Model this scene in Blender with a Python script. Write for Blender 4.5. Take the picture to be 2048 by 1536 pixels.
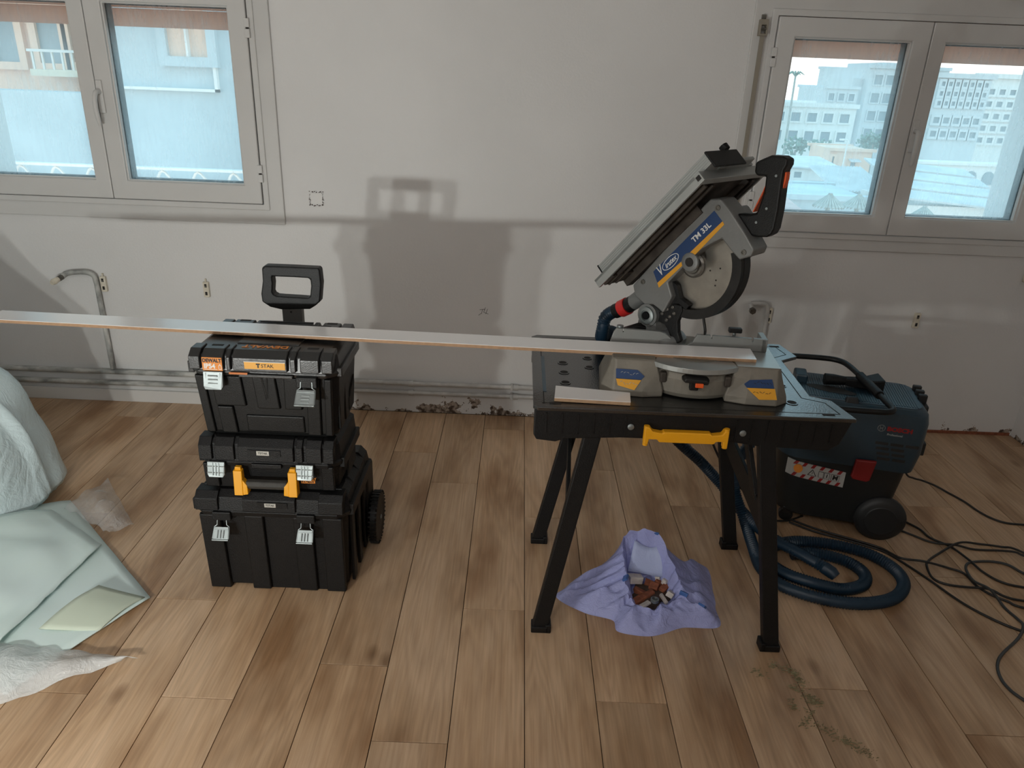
import bpy, bmesh, math, random
from math import sin, cos, pi, radians, sqrt
from mathutils import Vector, Matrix, noise

for o in list(bpy.data.objects):
    bpy.data.objects.remove(o, do_unlink=True)
scene = bpy.context.scene
COL = scene.collection
random.seed(7)

# ------------------------------------------------------------------ camera
PITCH, ROLL, FOCAL = radians(22.663), radians(2.278), 1481.0
cam_d = bpy.data.cameras.new('camera')
cam_d.sensor_fit = 'HORIZONTAL'
cam_d.sensor_width = 36.0
cam_d.lens = FOCAL / 2048.0 * 36.0
cam_d.clip_end = 600
cam = bpy.data.objects.new('camera', cam_d)
COL.objects.link(cam)
cam.matrix_world = (Matrix.Translation((0, 0, 1.56)) @ Matrix.Rotation(pi / 2 - PITCH, 4, 'X')
                    @ Matrix.Rotation(ROLL, 4, 'Z'))
scene.camera = cam

# ------------------------------------------------------------------ view
scene.view_settings.view_transform = 'Standard'
scene.view_settings.look = 'None'
scene.view_settings.gamma = 1.0
scene.view_settings.use_curve_mapping = False
scene.view_settings.exposure = -0.37

# ------------------------------------------------------------------ world: hazy pale morning sky
world = bpy.data.worlds.new('sky')
scene.world = world
world.use_nodes = True
wn = world.node_tree
wn.nodes.clear()
w_out = wn.nodes.new('ShaderNodeOutputWorld')
w_bg = wn.nodes.new('ShaderNodeBackground')
w_tc = wn.nodes.new('ShaderNodeTexCoord')
w_sep = wn.nodes.new('ShaderNodeSeparateXYZ')
w_ramp = wn.nodes.new('ShaderNodeValToRGB')
w_ramp.color_ramp.elements[0].position = 0.0
w_ramp.color_ramp.elements[0].color = (1.0, 0.93, 0.86, 1)
w_ramp.color_ramp.elements[1].position = 0.55
w_ramp.color_ramp.elements[1].color = (0.40, 0.72, 0.90, 1)
e = w_ramp.color_ramp.elements.new(0.16)
e.color = (0.74, 0.88, 0.92, 1)
wn.links.new(w_tc.outputs['Generated'], w_sep.inputs[0])
wn.links.new(w_sep.outputs['Z'], w_ramp.inputs[0])
wn.links.new(w_ramp.outputs[0], w_bg.inputs['Color'])
w_bg.inputs['Strength'].default_value = 3.25
wn.links.new(w_bg.outputs[0], w_out.inputs[0])

# ------------------------------------------------------------------ lamps: a twin-head work light standing low, left of the camera
def area(name, loc, target, power, size, color):
    d = bpy.data.lights.new(name, 'AREA')
    d.energy = power
    d.shape = 'RECTANGLE'
    d.size, d.size_y = size
    d.color = color
    o = bpy.data.objects.new(name, d)
    COL.objects.link(o)
    o.location = loc
    o.rotation_euler = (Vector(target) - Vector(loc)).to_track_quat('-Z', 'Y').to_euler()
    return o

def spot(name, loc, target, power, angle, radius, color):
    d = bpy.data.lights.new(name, 'SPOT')
    d.energy = power
    d.spot_size = radians(angle)
    d.spot_blend = 1.0
    d.shadow_soft_size = radius
    d.color = color
    o = bpy.data.objects.new(name, d)
    COL.objects.link(o)
    o.location = loc
    o.rotation_euler = (Vector(target) - Vector(loc)).to_track_quat('-Z', 'Y').to_euler()
    return o

LAMP_COL = (0.98, 1.0, 0.955)
spot('work_light_head', (-1.11, 0.17, 0.65), (-1.30, 3.33, 1.30), 56, 150, .030, LAMP_COL)
spot('work_light_head', (-1.347, 0.17, 0.65), (-1.65, 3.33, 1.30), 56, 150, .030, LAMP_COL)
# unseen soft fill added for ambient light, above and behind the photographer
gd_ = bpy.data.lights.new('ambient_fill', 'POINT')
gd_.energy = 54
gd_.shadow_soft_size = .22
gd_.color = (1.0, 0.97, 0.94)
go_ = bpy.data.objects.new('ambient_fill', gd_)
COL.objects.link(go_)
go_.location = (-0.5, -0.6, 2.40)

# =================================================================== helpers
class MB:
    """collects shapes into one mesh; M maps shape coordinates into the object's own"""
    def __init__(self, M=None):
        self.v, self.f, self.M = [], [], M
    def add(self, vs, fs):
        b = len(self.v)
        self.v += [Vector(p) for p in vs]
        self.f += [tuple(i + b for i in f) for f in fs]
        return self
    def box(self, x0, x1, y0, y1, z0, z1):
        return self.add([(x0, y0, z0), (x1, y0, z0), (x1, y1, z0), (x0, y1, z0),
                         (x0, y0, z1), (x1, y0, z1), (x1, y1, z1), (x0, y1, z1)],
                        [(3, 2, 1, 0), (4, 5, 6, 7), (0, 1, 5, 4), (1, 2, 6, 5), (2, 3, 7, 6), (3, 0, 4, 7)])
    def loft(self, rings, cap=True):
        n = len(rings[0])
        b = len(self.v)
        vs, fs = [], []
        for r in rings:
            vs += list(r)
        for k in range(len(rings) - 1):
            for i in range(n):
                j = (i + 1) % n
                fs.append((k * n + i, k * n + j, (k + 1) * n + j, (k + 1) * n + i))
        if cap:
            fs.append(tuple(reversed(range(n))))
            fs.append(tuple(range((len(rings) - 1) * n, len(rings) * n)))
        return self.add(vs, fs)
    def prism(self, poly, a, b, plane='XZ'):
        """poly extruded from a to b along the third axis"""
        def P(p, t):
            if plane == 'XZ': return (p[0], t, p[1])
            if plane == 'XY': return (p[0], p[1], t)
            return (t, p[0], p[1])
        return self.loft([[P(p, a) for p in poly], [P(p, b) for p in poly]])
    def ring(self, outer, inner, a, b, plane='XZ'):
        """frame between two outlines with the same number of points"""
        def P(p, t):
            if plane == 'XZ': return (p[0], t, p[1])
            if plane == 'XY': return (p[0], p[1], t)
            return (t, p[0], p[1])
        n = len(outer)
        vs = ([P(p, a) for p in outer] + [P(p, a) for p in inner] +
              [P(p, b) for p in outer] + [P(p, b) for p in inner])
        fs = []
        for i in range(n):
            j = (i + 1) % n
            fs += [(i, j, n + j, n + i), (2 * n + i, 3 * n + i, 3 * n + j, 2 * n + j),
                   (i, 2 * n + i, 2 * n + j, j), (n + i, n + j, 3 * n + j, 3 * n + i)]
        return self.add(vs, fs)
    def rframe(self, x0, x1, z0, z1, w, y0, y1, wb=None):
        wb = w if wb is None else wb
        return self.ring([(x0, z0), (x1, z0), (x1, z1), (x0, z1)],
                         [(x0 + w, z0 + wb), (x1 - w, z0 + wb), (x1 - w, z1 - w), (x0 + w, z1 - w)], y0, y1)
    def cyl(self, p, q, r, n=20, r2=None):
        return self.tube([p, q], [r, r if r2 is None else r2], n)
    def tube(self, path, r, n=8, up=None):
        path = [Vector(p) for p in path]
        rs = r if isinstance(r, (list, tuple)) else [r] * len(path)
        t0 = (path[1] - path[0]).normalized()
        u = Vector(up) if up else (Vector((0, 0, 1)) if abs(t0.z) < .9 else Vector((1, 0, 0)))
        rings = []
        for i, p in enumerate(path):
            a = path[max(i - 1, 0)]; b = path[min(i + 1, len(path) - 1)]
            t = (b - a).normalized()
            if t.length == 0: t = t0
            u = u - t * u.dot(t)
            if u.length < 1e-6: u = t.orthogonal()
            u.normalize()
            w = t.cross(u)
            rings.append([p + (u * cos(2 * pi * k / n) + w * sin(2 * pi * k / n)) * rs[i] for k in range(n)])
        return self.loft(rings)
    def bar(self, p, q, w, h, up=(0, 0, 1)):
        """rectangular bar from p to q, w wide and h high"""
        p, q = Vector(p), Vector(q)
        t = (q - p).normalized(); u = Vector(up); u = (u - t * u.dot(t)).normalized(); s = t.cross(u)
        c = [(s * a * w / 2 + u * b * h / 2) for a, b in ((-1, -1), (1, -1), (1, 1), (-1, 1))]
        return self.loft([[p + k for k in c], [q + k for k in c]])
    def lathe(self, prof, origin=(0, 0, 0), axis='Z', n=24):
        o = Vector(origin)
        rings = []
        for r, h in prof:
            rg = []
            for k in range(n):
                a = 2 * pi * k / n
                d = {'Z': (cos(a) * r, sin(a) * r, h), 'Y': (cos(a) * r, h, sin(a) * r), 'X': (h, cos(a) * r, sin(a) * r)}[axis]
                rg.append(o + Vector(d))
            rings.append(rg)
        return self.loft(rings)
    def build(self, name, mat, parent=None, smooth=None, bevel=0, seg=2, loc=None, recalc=True):
        me = bpy.data.meshes.new(name)
        vs = [self.M @ v for v in self.v] if self.M else self.v
        me.from_pydata([tuple(v) for v in vs], [], self.f)
        if recalc:
            bm = bmesh.new(); bm.from_mesh(me)
            bmesh.ops.recalc_face_normals(bm, faces=bm.faces)
            bm.to_mesh(me); bm.free()
        me.materials.append(mat)
        o = bpy.data.objects.new(name, me)
        COL.objects.link(o)
        if parent: o.parent = parent
        if loc: o.location = loc
        if smooth is not None:
            me.polygons.foreach_set('use_smooth', [True] * len(me.polygons))
            me.set_sharp_from_angle(angle=radians(smooth))
        if bevel:
            m = o.modifiers.new('bevel', 'BEVEL')
            m.width = bevel; m.segments = seg; m.limit_method = 'ANGLE'; m.angle_limit = radians(40)
            m.harden_normals = False
        return o

def tag(o, label, cat=None, group=None, kind=None):
    o['label'] = label
    if cat: o['category'] = cat
    if group: o['group'] = group
    if kind: o['kind'] = kind
    return o

def thing(name, loc, rz, label, cat, group=None, kind=None):
    o = bpy.data.objects.new(name, None)
    o.empty_display_size = 0.1
    COL.objects.link(o)
    o.location = loc
    o.rotation_euler = (0, 0, rz)
    return tag(o, label, cat, group, kind)

def lettering(s, size, mat, parent, M, name='lettering', shear=0.0, bold=0.0, sx=1.0, align='CENTER', depth=0.0004):
    c = bpy.data.curves.new(name, 'FONT')
    c.body = s; c.size = size; c.align_x = align; c.align_y = 'CENTER'
    c.shear = shear; c.offset = bold; c.extrude = depth; c.resolution_u = 3
    t = bpy.data.objects.new(name, c)
    COL.objects.link(t)
    bpy.context.view_layer.update()
    me = bpy.data.meshes.new_from_object(t.evaluated_get(bpy.context.evaluated_depsgraph_get()))
    bpy.data.objects.remove(t, do_unlink=True)
    me.materials.clear(); me.materials.append(mat)
    o = bpy.data.objects.new(name, me)
    COL.objects.link(o)
    o.parent = parent
    o.matrix_local = M @ Matrix.Diagonal((sx, 1, 1, 1))
    return o

def frame_on(origin, xdir, zdir):
    """matrix for lettering: text runs along xdir, its up is zdir, it faces xdir x zdir"""
    x = Vector(xdir).normalized(); y = Vector(zdir).normalized(); z = x.cross(y)
    return Matrix(((x.x, y.x, z.x, origin[0]), (x.y, y.y, z.y, origin[1]), (x.z, y.z, z.z, origin[2]), (0, 0, 0, 1)))

def smoothpath(pts, n=8):
    """Catmull-Rom through pts"""
    P = [Vector(p) for p in pts]
    out = []
    for i in range(len(P) - 1):
        a = P[i - 1] if i else P[0] * 2 - P[1]
        b, c = P[i], P[i + 1]
        d = P[i + 2] if i + 2 < len(P) else P[-1] * 2 - P[-2]
        for k in range(n):
            t = k / n
            out.append(0.5 * ((2 * b) + (c - a) * t + (2 * a - 5 * b + 4 * c - d) * t * t + (3 * b - a - 3 * c + d) * t ** 3))
    out.append(P[-1])
    return out

# ------------------------------------------------------------------ materials
def new_mat(name):
    m = bpy.data.materials.new(name)
    m.use_nodes = True
    nt = m.node_tree
    return m, nt, nt.nodes['Principled BSDF']

def mat(name, col, rough=0.5, metal=0.0, var=0.0, scale=20.0, bump=0.0, spec=0.5, col2=None, bscale=None, stretch=(1, 1, 1), ior=None):
    m, nt, b = new_mat(name)
    b.inputs['Base Color'].default_value = (*col, 1)
    b.inputs['Roughness'].default_value = rough
    b.inputs['Metallic'].default_value = metal
    b.inputs['Specular IOR Level'].default_value = spec
    if ior: b.inputs['IOR'].default_value = ior
    if var or bump or col2:
        g = nt.nodes.new('ShaderNodeNewGeometry')
        mp = nt.nodes.new('ShaderNodeMapping')
        mp.inputs['Scale'].default_value = stretch
        nt.links.new(g.outputs['Position'], mp.inputs['Vector'])
        n = nt.nodes.new('ShaderNodeTexNoise')
        n.inputs['Scale'].default_value = scale
        n.inputs['Detail'].default_value = 5
        nt.links.new(mp.outputs[0], n.inputs['Vector'])
        if var or col2:
            r = nt.nodes.new('ShaderNodeValToRGB')
            c2 = col2 if col2 else tuple(c * (1 - var) for c in col)
            r.color_ramp.elements[0].position = .35; r.color_ramp.elements[0].color = (*c2, 1)
            r.color_ramp.elements[1].position = .65; r.color_ramp.elements[1].color = (*col, 1)
            nt.links.new(n.outputs['Fac'], r.inputs[0])
            nt.links.new(r.outputs[0], b.inputs['Base Color'])
        if bump:
            n2 = n
            if bscale:
                n2 = nt.nodes.new('ShaderNodeTexNoise'); n2.inputs['Scale'].default_value = bscale; n2.inputs['Detail'].default_value = 4
                nt.links.new(mp.outputs[0], n2.inputs['Vector'])
            bp = nt.nodes.new('ShaderNodeBump')
            bp.inputs['Strength'].default_value = bump
            bp.inputs['Distance'].default_value = .01
            nt.links.new(n2.outputs['Fac'], bp.inputs['Height'])
            nt.links.new(bp.outputs[0], b.inputs['Normal'])
    return m

def wall_material():
    m, nt, b = new_mat('wall_paint')
    L = nt.links.new
    g = nt.nodes.new('ShaderNodeNewGeometry')
    n1 = nt.nodes.new('ShaderNodeTexNoise'); n1.inputs['Scale'].default_value = 1.6; n1.inputs['Detail'].default_value = 4
    L(g.outputs['Position'], n1.inputs['Vector'])
    r1 = nt.nodes.new('ShaderNodeValToRGB')
    r1.color_ramp.elements[0].position = .35; r1.color_ramp.elements[0].color = (.71, .705, .695, 1)
    r1.color_ramp.elements[1].position = .65; r1.color_ramp.elements[1].color = (.76, .755, .745, 1)
    L(n1.outputs['Fac'], r1.inputs[0])
    # bare plaster where the old skirting was pulled off: a ragged low band right of the toolboxes
    sep = nt.nodes.new('ShaderNodeSeparateXYZ'); L(g.outputs['Position'], sep.inputs[0])
    n2 = nt.nodes.new('ShaderNodeTexNoise'); n2.inputs['Scale'].default_value = 14; n2.inputs['Detail'].default_value = 6; n2.inputs['Roughness'].default_value = .65
    L(g.outputs['Position'], n2.inputs['Vector'])
    def math_(op, a, bb):
        k = nt.nodes.new('ShaderNodeMath'); k.operation = op
        for i, x in enumerate((a, bb)):
            if isinstance(x, (int, float)): k.inputs[i].default_value = x
            else: L(x, k.inputs[i])
        return k.outputs[0]
    fade = nt.nodes.new('ShaderNodeMapRange'); L(sep.outputs['X'], fade.inputs['Value'])
    fade.inputs['From Min'].default_value = .0; fade.inputs['From Max'].default_value = 1.6
    fade.inputs['To Min'].default_value = .46; fade.inputs['To Max'].default_value = .53
    h = math_('MULTIPLY', math_('SUBTRACT', n2.outputs['Fac'], fade.outputs[0]), .42)
    low = math_('LESS_THAN', sep.outputs['Z'], h)
    right = math_('GREATER_THAN', sep.outputs['X'], -1.0)
    msk = math_('MULTIPLY', low, right)
    n3 = nt.nodes.new('ShaderNodeTexNoise'); n3.inputs['Scale'].default_value = 45; n3.inputs['Detail'].default_value = 5
    L(g.outputs['Position'], n3.inputs['Vector'])
    r3 = nt.nodes.new('ShaderNodeValToRGB')
    r3.color_ramp.elements[0].position = .42; r3.color_ramp.elements[0].color = (.07, .045, .032, 1)
    r3.color_ramp.elements[1].position = .58; r3.color_ramp.elements[1].color = (.40, .33, .27, 1)
    L(n3.outputs['Fac'], r3.inputs[0])
    mx = nt.nodes.new('ShaderNodeMixRGB'); L(msk, mx.inputs[0]); L(r1.outputs[0], mx.inputs[1]); L(r3.outputs[0], mx.inputs[2])
    L(mx.outputs[0], b.inputs['Base Color'])
    b.inputs['Roughness'].default_value = .55
    n4 = nt.nodes.new('ShaderNodeTexNoise'); n4.inputs['Scale'].default_value = 120; n4.inputs['Detail'].default_value = 3
    L(g.outputs['Position'], n4.inputs['Vector'])
    bp = nt.nodes.new('ShaderNodeBump'); bp.inputs['Strength'].default_value = .08; bp.inputs['Distance'].default_value = .01
    L(n4.outputs['Fac'], bp.inputs['Height']); L(bp.outputs[0], b.inputs['Normal'])
    return m

def wood_material():
    m, nt, b = new_mat('oak_laminate')
    L = nt.links.new
    g = nt.nodes.new('ShaderNodeNewGeometry')
    oi = nt.nodes.new('ShaderNodeObjectInfo')
    add = nt.nodes.new('ShaderNodeVectorMath'); add.operation = 'ADD'
    mul = nt.nodes.new('ShaderNodeVectorMath'); mul.operation = 'SCALE'; mul.inputs[0].default_value = (37, 53, 11)
    L(oi.outputs['Random'], mul.inputs['Scale'])
    L(g.outputs['Position'], add.inputs[0]); L(mul.outputs[0], add.inputs[1])
    mp = nt.nodes.new('ShaderNodeMapping'); mp.inputs['Scale'].default_value = (1.0, .10, 1.0)
    L(add.outputs[0], mp.inputs['Vector'])
    # broad cathedral figure
    n0 = nt.nodes.new('ShaderNodeTexNoise'); n0.inputs['Scale'].default_value = 7; n0.inputs['Detail'].default_value = 2; n0.inputs['Distortion'].default_value = .6
    L(mp.outputs[0], n0.inputs['Vector'])
    wv = nt.nodes.new('ShaderNodeMath'); wv.operation = 'MULTIPLY'; wv.inputs[1].default_value = 26
    L(n0.outputs['Fac'], wv.inputs[0])
    fr = nt.nodes.new('ShaderNodeMath'); fr.operation = 'PINGPONG'; fr.inputs[1].default_value = 1.0
    L(wv.outputs[0], fr.inputs[0])
    # fine pores
    mp2 = nt.nodes.new('ShaderNodeMapping'); mp2.inputs['Scale'].default_value = (1.0, .035, 1.0)
    L(add.outputs[0], mp2.inputs['Vector'])
    n1 = nt.nodes.new('ShaderNodeTexNoise'); n1.inputs['Scale'].default_value = 160; n1.inputs['Detail'].default_value = 4
    L(mp2.outputs[0], n1.inputs['Vector'])
    # broad tone patches
    mp3 = nt.nodes.new('ShaderNodeMapping'); mp3.inputs['Scale'].default_value = (1.0, .30, 1.0)
    L(add.outputs[0], mp3.inputs['Vector'])
    n2 = nt.nodes.new('ShaderNodeTexNoise'); n2.inputs['Scale'].default_value = 7; n2.inputs['Detail'].default_value = 3
    L(mp3.outputs[0], n2.inputs['Vector'])
    r0 = nt.nodes.new('ShaderNodeValToRGB')
    r0.color_ramp.elements[0].position = .32; r0.color_ramp.elements[0].color = (0.355, 0.218, 0.130, 1)
    r0.color_ramp.elements[1].position = .66; r0.color_ramp.elements[1].color = (0.66, 0.480, 0.335, 1)
    ee = r0.color_ramp.elements.new(.5); ee.color = (0.565, 0.395, 0.262, 1)
    L(n2.outputs['Fac'], r0.inputs[0])
    mx = nt.nodes.new('ShaderNodeMixRGB'); mx.blend_type = 'MULTIPLY'; mx.inputs[0].default_value = .15
    L(r0.outputs[0], mx.inputs[1]); L(fr.outputs[0], mx.inputs[2])
    r1 = nt.nodes.new('ShaderNodeValToRGB')
    r1.color_ramp.elements[0].position = .3; r1.color_ramp.elements[0].color = (.80, .77, .74, 1)
    r1.color_ramp.elements[1].position = .6; r1.color_ramp.elements[1].color = (1, 1, 1, 1)
    L(n1.outputs['Fac'], r1.inputs[0])
    mx2 = nt.nodes.new('ShaderNodeMixRGB'); mx2.blend_type = 'MULTIPLY'; mx2.inputs[0].default_value = .8
    L(mx.outputs[0], mx2.inputs[1]); L(r1.outputs[0], mx2.inputs[2])
    # knots
    mp4 = nt.nodes.new('ShaderNodeMapping'); mp4.inputs['Scale'].default_value = (1.0, .55, 1.0)
    L(add.outputs[0], mp4.inputs['Vector'])
    vo = nt.nodes.new('ShaderNodeTexVoronoi'); vo.inputs['Scale'].default_value = 4.2
    L(mp4.outputs[0], vo.inputs['Vector'])
    r4 = nt.nodes.new('ShaderNodeValToRGB')
    r4.color_ramp.elements[0].position = .03; r4.color_ramp.elements[0].color = (.38, .30, .24, 1)
    r4.color_ramp.elements[1].position = .11; r4.color_ramp.elements[1].color = (1, 1, 1, 1)
    L(vo.outputs['Distance'], r4.inputs[0])
    mx3 = nt.nodes.new('ShaderNodeMixRGB'); mx3.blend_type = 'MULTIPLY'; mx3.inputs[0].default_value = .75
    L(mx2.outputs[0], mx3.inputs[1]); L(r4.outputs[0], mx3.inputs[2])
    hs = nt.nodes.new('ShaderNodeHueSaturation')
    mr = nt.nodes.new('ShaderNodeMapRange'); mr.inputs['To Min'].default_value = .84; mr.inputs['To Max'].default_value = 1.10
    L(oi.outputs['Random'], mr.inputs['Value']); L(mr.outputs[0], hs.inputs['Value'])
    hs.inputs['Saturation'].default_value = 1.13
    L(mx3.outputs[0], hs.inputs['Color'])
    L(hs.outputs[0], b.inputs['Base Color'])
    b.inputs['Roughness'].default_value = .42
    bp = nt.nodes.new('ShaderNodeBump'); bp.inputs['Strength'].default_value = .12; bp.inputs['Distance'].default_value = .004
    L(n1.outputs['Fac'], bp.inputs['Height']); L(bp.outputs[0], b.inputs['Normal'])
    return m

def glass_material():
    """window glass with dried dust and rain streaks that scatter the daylight"""
    m = bpy.data.materials.new('dusty_window_glass'); m.use_nodes = True
    nt = m.node_tree; nt.nodes.clear(); L = nt.links.new
    out = nt.nodes.new('ShaderNodeOutputMaterial')
    tr = nt.nodes.new('ShaderNodeBsdfTransparent'); tr.inputs[0].default_value = (.95, .985, .99, 1)
    tl = nt.nodes.new('ShaderNodeBsdfTranslucent'); tl.inputs[0].default_value = (.88, .93, .94, 1)
    gl = nt.nodes.new('ShaderNodeBsdfGlossy'); gl.inputs['Roughness'].default_value = .02
    g = nt.nodes.new('ShaderNodeNewGeometry')
    mp = nt.nodes.new('ShaderNodeMapping'); mp.inputs['Scale'].default_value = (1, 1, .12)
    L(g.outputs['Position'], mp.inputs['Vector'])
    n1 = nt.nodes.new('ShaderNodeTexNoise'); n1.inputs['Scale'].default_value = 60; n1.inputs['Detail'].default_value = 4
    L(mp.outputs[0], n1.inputs['Vector'])
    n2 = nt.nodes.new('ShaderNodeTexNoise'); n2.inputs['Scale'].default_value = 5; n2.inputs['Detail'].default_value = 6
    L(g.outputs['Position'], n2.inputs['Vector'])
    ad = nt.nodes.new('ShaderNodeMath'); ad.operation = 'MULTIPLY'
    L(n1.outputs['Fac'], ad.inputs[0]); L(n2.outputs['Fac'], ad.inputs[1])
    mr = nt.nodes.new('ShaderNodeMapRange')
    mr.inputs['From Min'].default_value = .15; mr.inputs['From Max'].default_value = .38
    mr.inputs['To Min'].default_value = .20; mr.inputs['To Max'].default_value = .30
    L(ad.outputs[0], mr.inputs['Value'])
    m1 = nt.nodes.new('ShaderNodeMixShader'); L(mr.outputs[0], m1.inputs[0]); L(tr.outputs[0], m1.inputs[1]); L(tl.outputs[0], m1.inputs[2])
    fz = nt.nodes.new('ShaderNodeFresnel'); fz.inputs[0].default_value = 1.25
    m2 = nt.nodes.new('ShaderNodeMixShader'); L(fz.outputs[0], m2.inputs[0]); L(m1.outputs[0], m2.inputs[1]); L(gl.outputs[0], m2.inputs[2])
    L(m2.outputs[0], out.inputs[0])
    return m

def film_material(name, col, alpha_clear, rough=.25, tint=(1, 1, 1), bump=.6, scale=26, trans=.25):
    """thin milky plastic: part clear, part scattering, with a wet gloss"""
    m = bpy.data.materials.new(name); m.use_nodes = True
    nt = m.node_tree; nt.nodes.clear(); L = nt.links.new
    out = nt.nodes.new('ShaderNodeOutputMaterial')
    tr = nt.nodes.new('ShaderNodeBsdfTransparent'); tr.inputs[0].default_value = (*tint, 1)
    tl = nt.nodes.new('ShaderNodeBsdfTranslucent'); tl.inputs[0].default_value = (*col, 1)
    pb = nt.nodes.new('ShaderNodeBsdfPrincipled'); pb.inputs['Base Color'].default_value = (*col, 1)
    pb.inputs['Roughness'].default_value = rough
    g = nt.nodes.new('ShaderNodeNewGeometry')
    n = nt.nodes.new('ShaderNodeTexNoise'); n.inputs['Scale'].default_value = scale; n.inputs['Detail'].default_value = 5; n.inputs['Distortion'].default_value = 1.2
    L(g.outputs['Position'], n.inputs['Vector'])
    def mth(op, a, k=None):
        q = nt.nodes.new('ShaderNodeMath'); q.operation = op
        L(a, q.inputs[0])
        if k is not None:
            if isinstance(k, (int, float)): q.inputs[1].default_value = k
            else: L(k, q.inputs[1])
        return q.outputs[0]
    ridge = mth('ABSOLUTE', mth('SUBTRACT', n.outputs['Fac'], .5))
    nf = nt.nodes.new('ShaderNodeTexNoise'); nf.inputs['Scale'].default_value = scale * 3.1; nf.inputs['Detail'].default_value = 3; nf.inputs['Distortion'].default_value = 2.0
    L(g.outputs['Position'], nf.inputs['Vector'])
    ridge2 = mth('ABSOLUTE', mth('SUBTRACT', nf.outputs['Fac'], .5))
    hgt = mth('ADD', ridge, mth('MULTIPLY', ridge2, .35))
    bp = nt.nodes.new('ShaderNodeBump'); bp.inputs['Strength'].default_value = bump; bp.inputs['Distance'].default_value = .03
    L(hgt, bp.inputs['Height']); L(bp.outputs[0], pb.inputs['Normal'])
    m1 = nt.nodes.new('ShaderNodeMixShader'); m1.inputs[0].default_value = trans
    L(pb.outputs[0], m1.inputs[1]); L(tl.outputs[0], m1.inputs[2])
    m2 = nt.nodes.new('ShaderNodeMixShader'); m2.inputs[0].default_value = alpha_clear
    L(m1.outputs[0], m2.inputs[1]); L(tr.outputs[0], m2.inputs[2])
    L(m2.outputs[0], out.inputs[0])
    return m

M_wall = wall_material()
M_ceil = mat('ceiling_paint', (.82, .81, .80), .7)
M_wood = wood_material()
M_sub = mat('subfloor', (.07, .045, .03), .9)
M_pvc = mat('white_lacquered_aluminium', (.66, .655, .64), .35, var=.04, scale=6)
M_gasket = mat('black_rubber', (.004, .005, .006), .6, spec=.15)
M_glass = glass_material()
M_pipe = mat('painted_pipe', (.60, .59, .57), .45, var=.25, scale=22, bump=.15)
M_grime = mat('worn_grey_pipe', (.62, .62, .59), .55, col2=(.22, .23, .22), scale=34, bump=.3, stretch=(.35, 1, .35))
M_ivory = mat('ivory_plastic', (.74, .68, .56), .4, var=.15, scale=60)
M_dark = mat('dark_hole', (.02, .018, .016), .8)
M_steel = mat('old_steel', (.20, .19, .17), .45, .7, var=.4, scale=60)
M_base = mat('white_lacquer_mdf', (.72, .71, .69), .4)
M_black = mat('black_plastic', (.0050, .0053, .0053), .42, spec=.34, var=.25, scale=30, bump=.15, bscale=400)
M_blackm = mat('matt_black_plastic', (.0045, .0045, .0048), .5, spec=.35, var=.2, scale=40, bump=.2, bscale=300)
M_benchtop = mat('bench_black_plastic', (.006, .0068, .0075), .22, spec=1.0, ior=1.62, col2=(.010, .011, .012), scale=9, bump=.12, bscale=220)
M_lid = mat('glossy_black_plastic', (.0050, .0053, .0053), .36, spec=.85, bump=.08, bscale=300)
M_grip = mat('grey_rubber_grip', (.045, .042, .037), .7, var=.3, scale=60)
M_zinc = mat('zinc_plated_steel', (.29, .32, .32), .46, .8, var=.12, scale=50)
M_yellow = mat('amber_yellow_plastic', (.80, .36, .008), .42)
M_orange = mat('orange_print', (.75, .25, .03), .5)
M_white = mat('white_print', (.75, .74, .70), .5)
M_ink = mat('black_print', (.012, .011, .010), .5)
M_silver = mat('silver_label', (.50, .49, .45), .45, .3)
M_alu = mat('brushed_aluminium', (.42, .44, .43), .40, .6, var=.12, scale=8, stretch=(1, 1, 1))
M_cast = mat('cast_grey_paint', (.20, .205, .20), .45, .25, var=.12, scale=14, bump=.1, bscale=90)
M_beige = mat('cast_dusty_beige', (.22, .20, .165), .55, .15, var=.22, scale=14, bump=.12, bscale=70)
M_blade = mat('saw_blade_steel', (.40, .38, .34), .30, .9, var=.2, scale=18)
M_dustyblack = mat('dusty_black_plastic', (.014, .013, .012), .5, spec=.35, var=.5, scale=30)
M_shadebrown = mat('shaded_brown_underside', (.060, .048, .037), .7, col2=(.020, .014, .010), scale=22)  # brown darkened with the shade of the gap under the saw table
M_navy = mat('navy_sticker', (.012, .045, .14), .4)
M_ysticker = mat('yellow_sticker', (.72, .34, .02), .45)
M_red = mat('red_rubber', (.55, .02, .018), .45)
M_trig = mat('orange_red_trigger', (.75, .10, .015), .4)
M_hose = mat('blue_hose', (.007, .027, .052), .45)
M_vac = mat('petrol_blue_plastic', (.007, .028, .046), .38, spec=.7, bump=.08, bscale=300)  # petrol blue deepened, the bench's shadow put into the colour
M_vacdk = mat('vacuum_black_plastic', (.012, .013, .014), .5)
M_vacred = mat('shaded_red_latch', (.20, .008, .008), .5)  # red lowered to carry the shadow of the bench
M_labelw = mat('shaded_white_label', (.40, .39, .37), .5)  # white greyed in colour to stand for bench shade
M_vactank = mat('vacuum_dark_tank', (.008, .009, .009), .5)
M_cable = mat('black_cable', (.012, .011, .010), .45)
M_greycable = mat('charcoal_cable', (.040, .042, .042), .5)
M_bag = film_material('lilac_bin_bag', (.50, .54, .95), .05, .24, bump=.5, scale=16)
M_bagblue = mat('blue_print_on_bag', (.05, .13, .38), .4)
M_sheet = film_material('milky_dust_sheet', (.80, .95, .98), .08, .20, bump=.40, scale=7, trans=.10)  # cyan of the window light tinted into the whitish sheet
M_film = film_material('clear_packing_film', (.92, .94, .94), .50, .16, bump=.45, scale=12)
M_clear = film_material('clear_film_scrap', (.92, .93, .93), .76, .12, bump=.9, scale=26)
M_foam = mat('pale_green_foam_underlay', (.68, .81, .77), .6, col2=(.70, .82, .81), scale=3, bump=.05)
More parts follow.
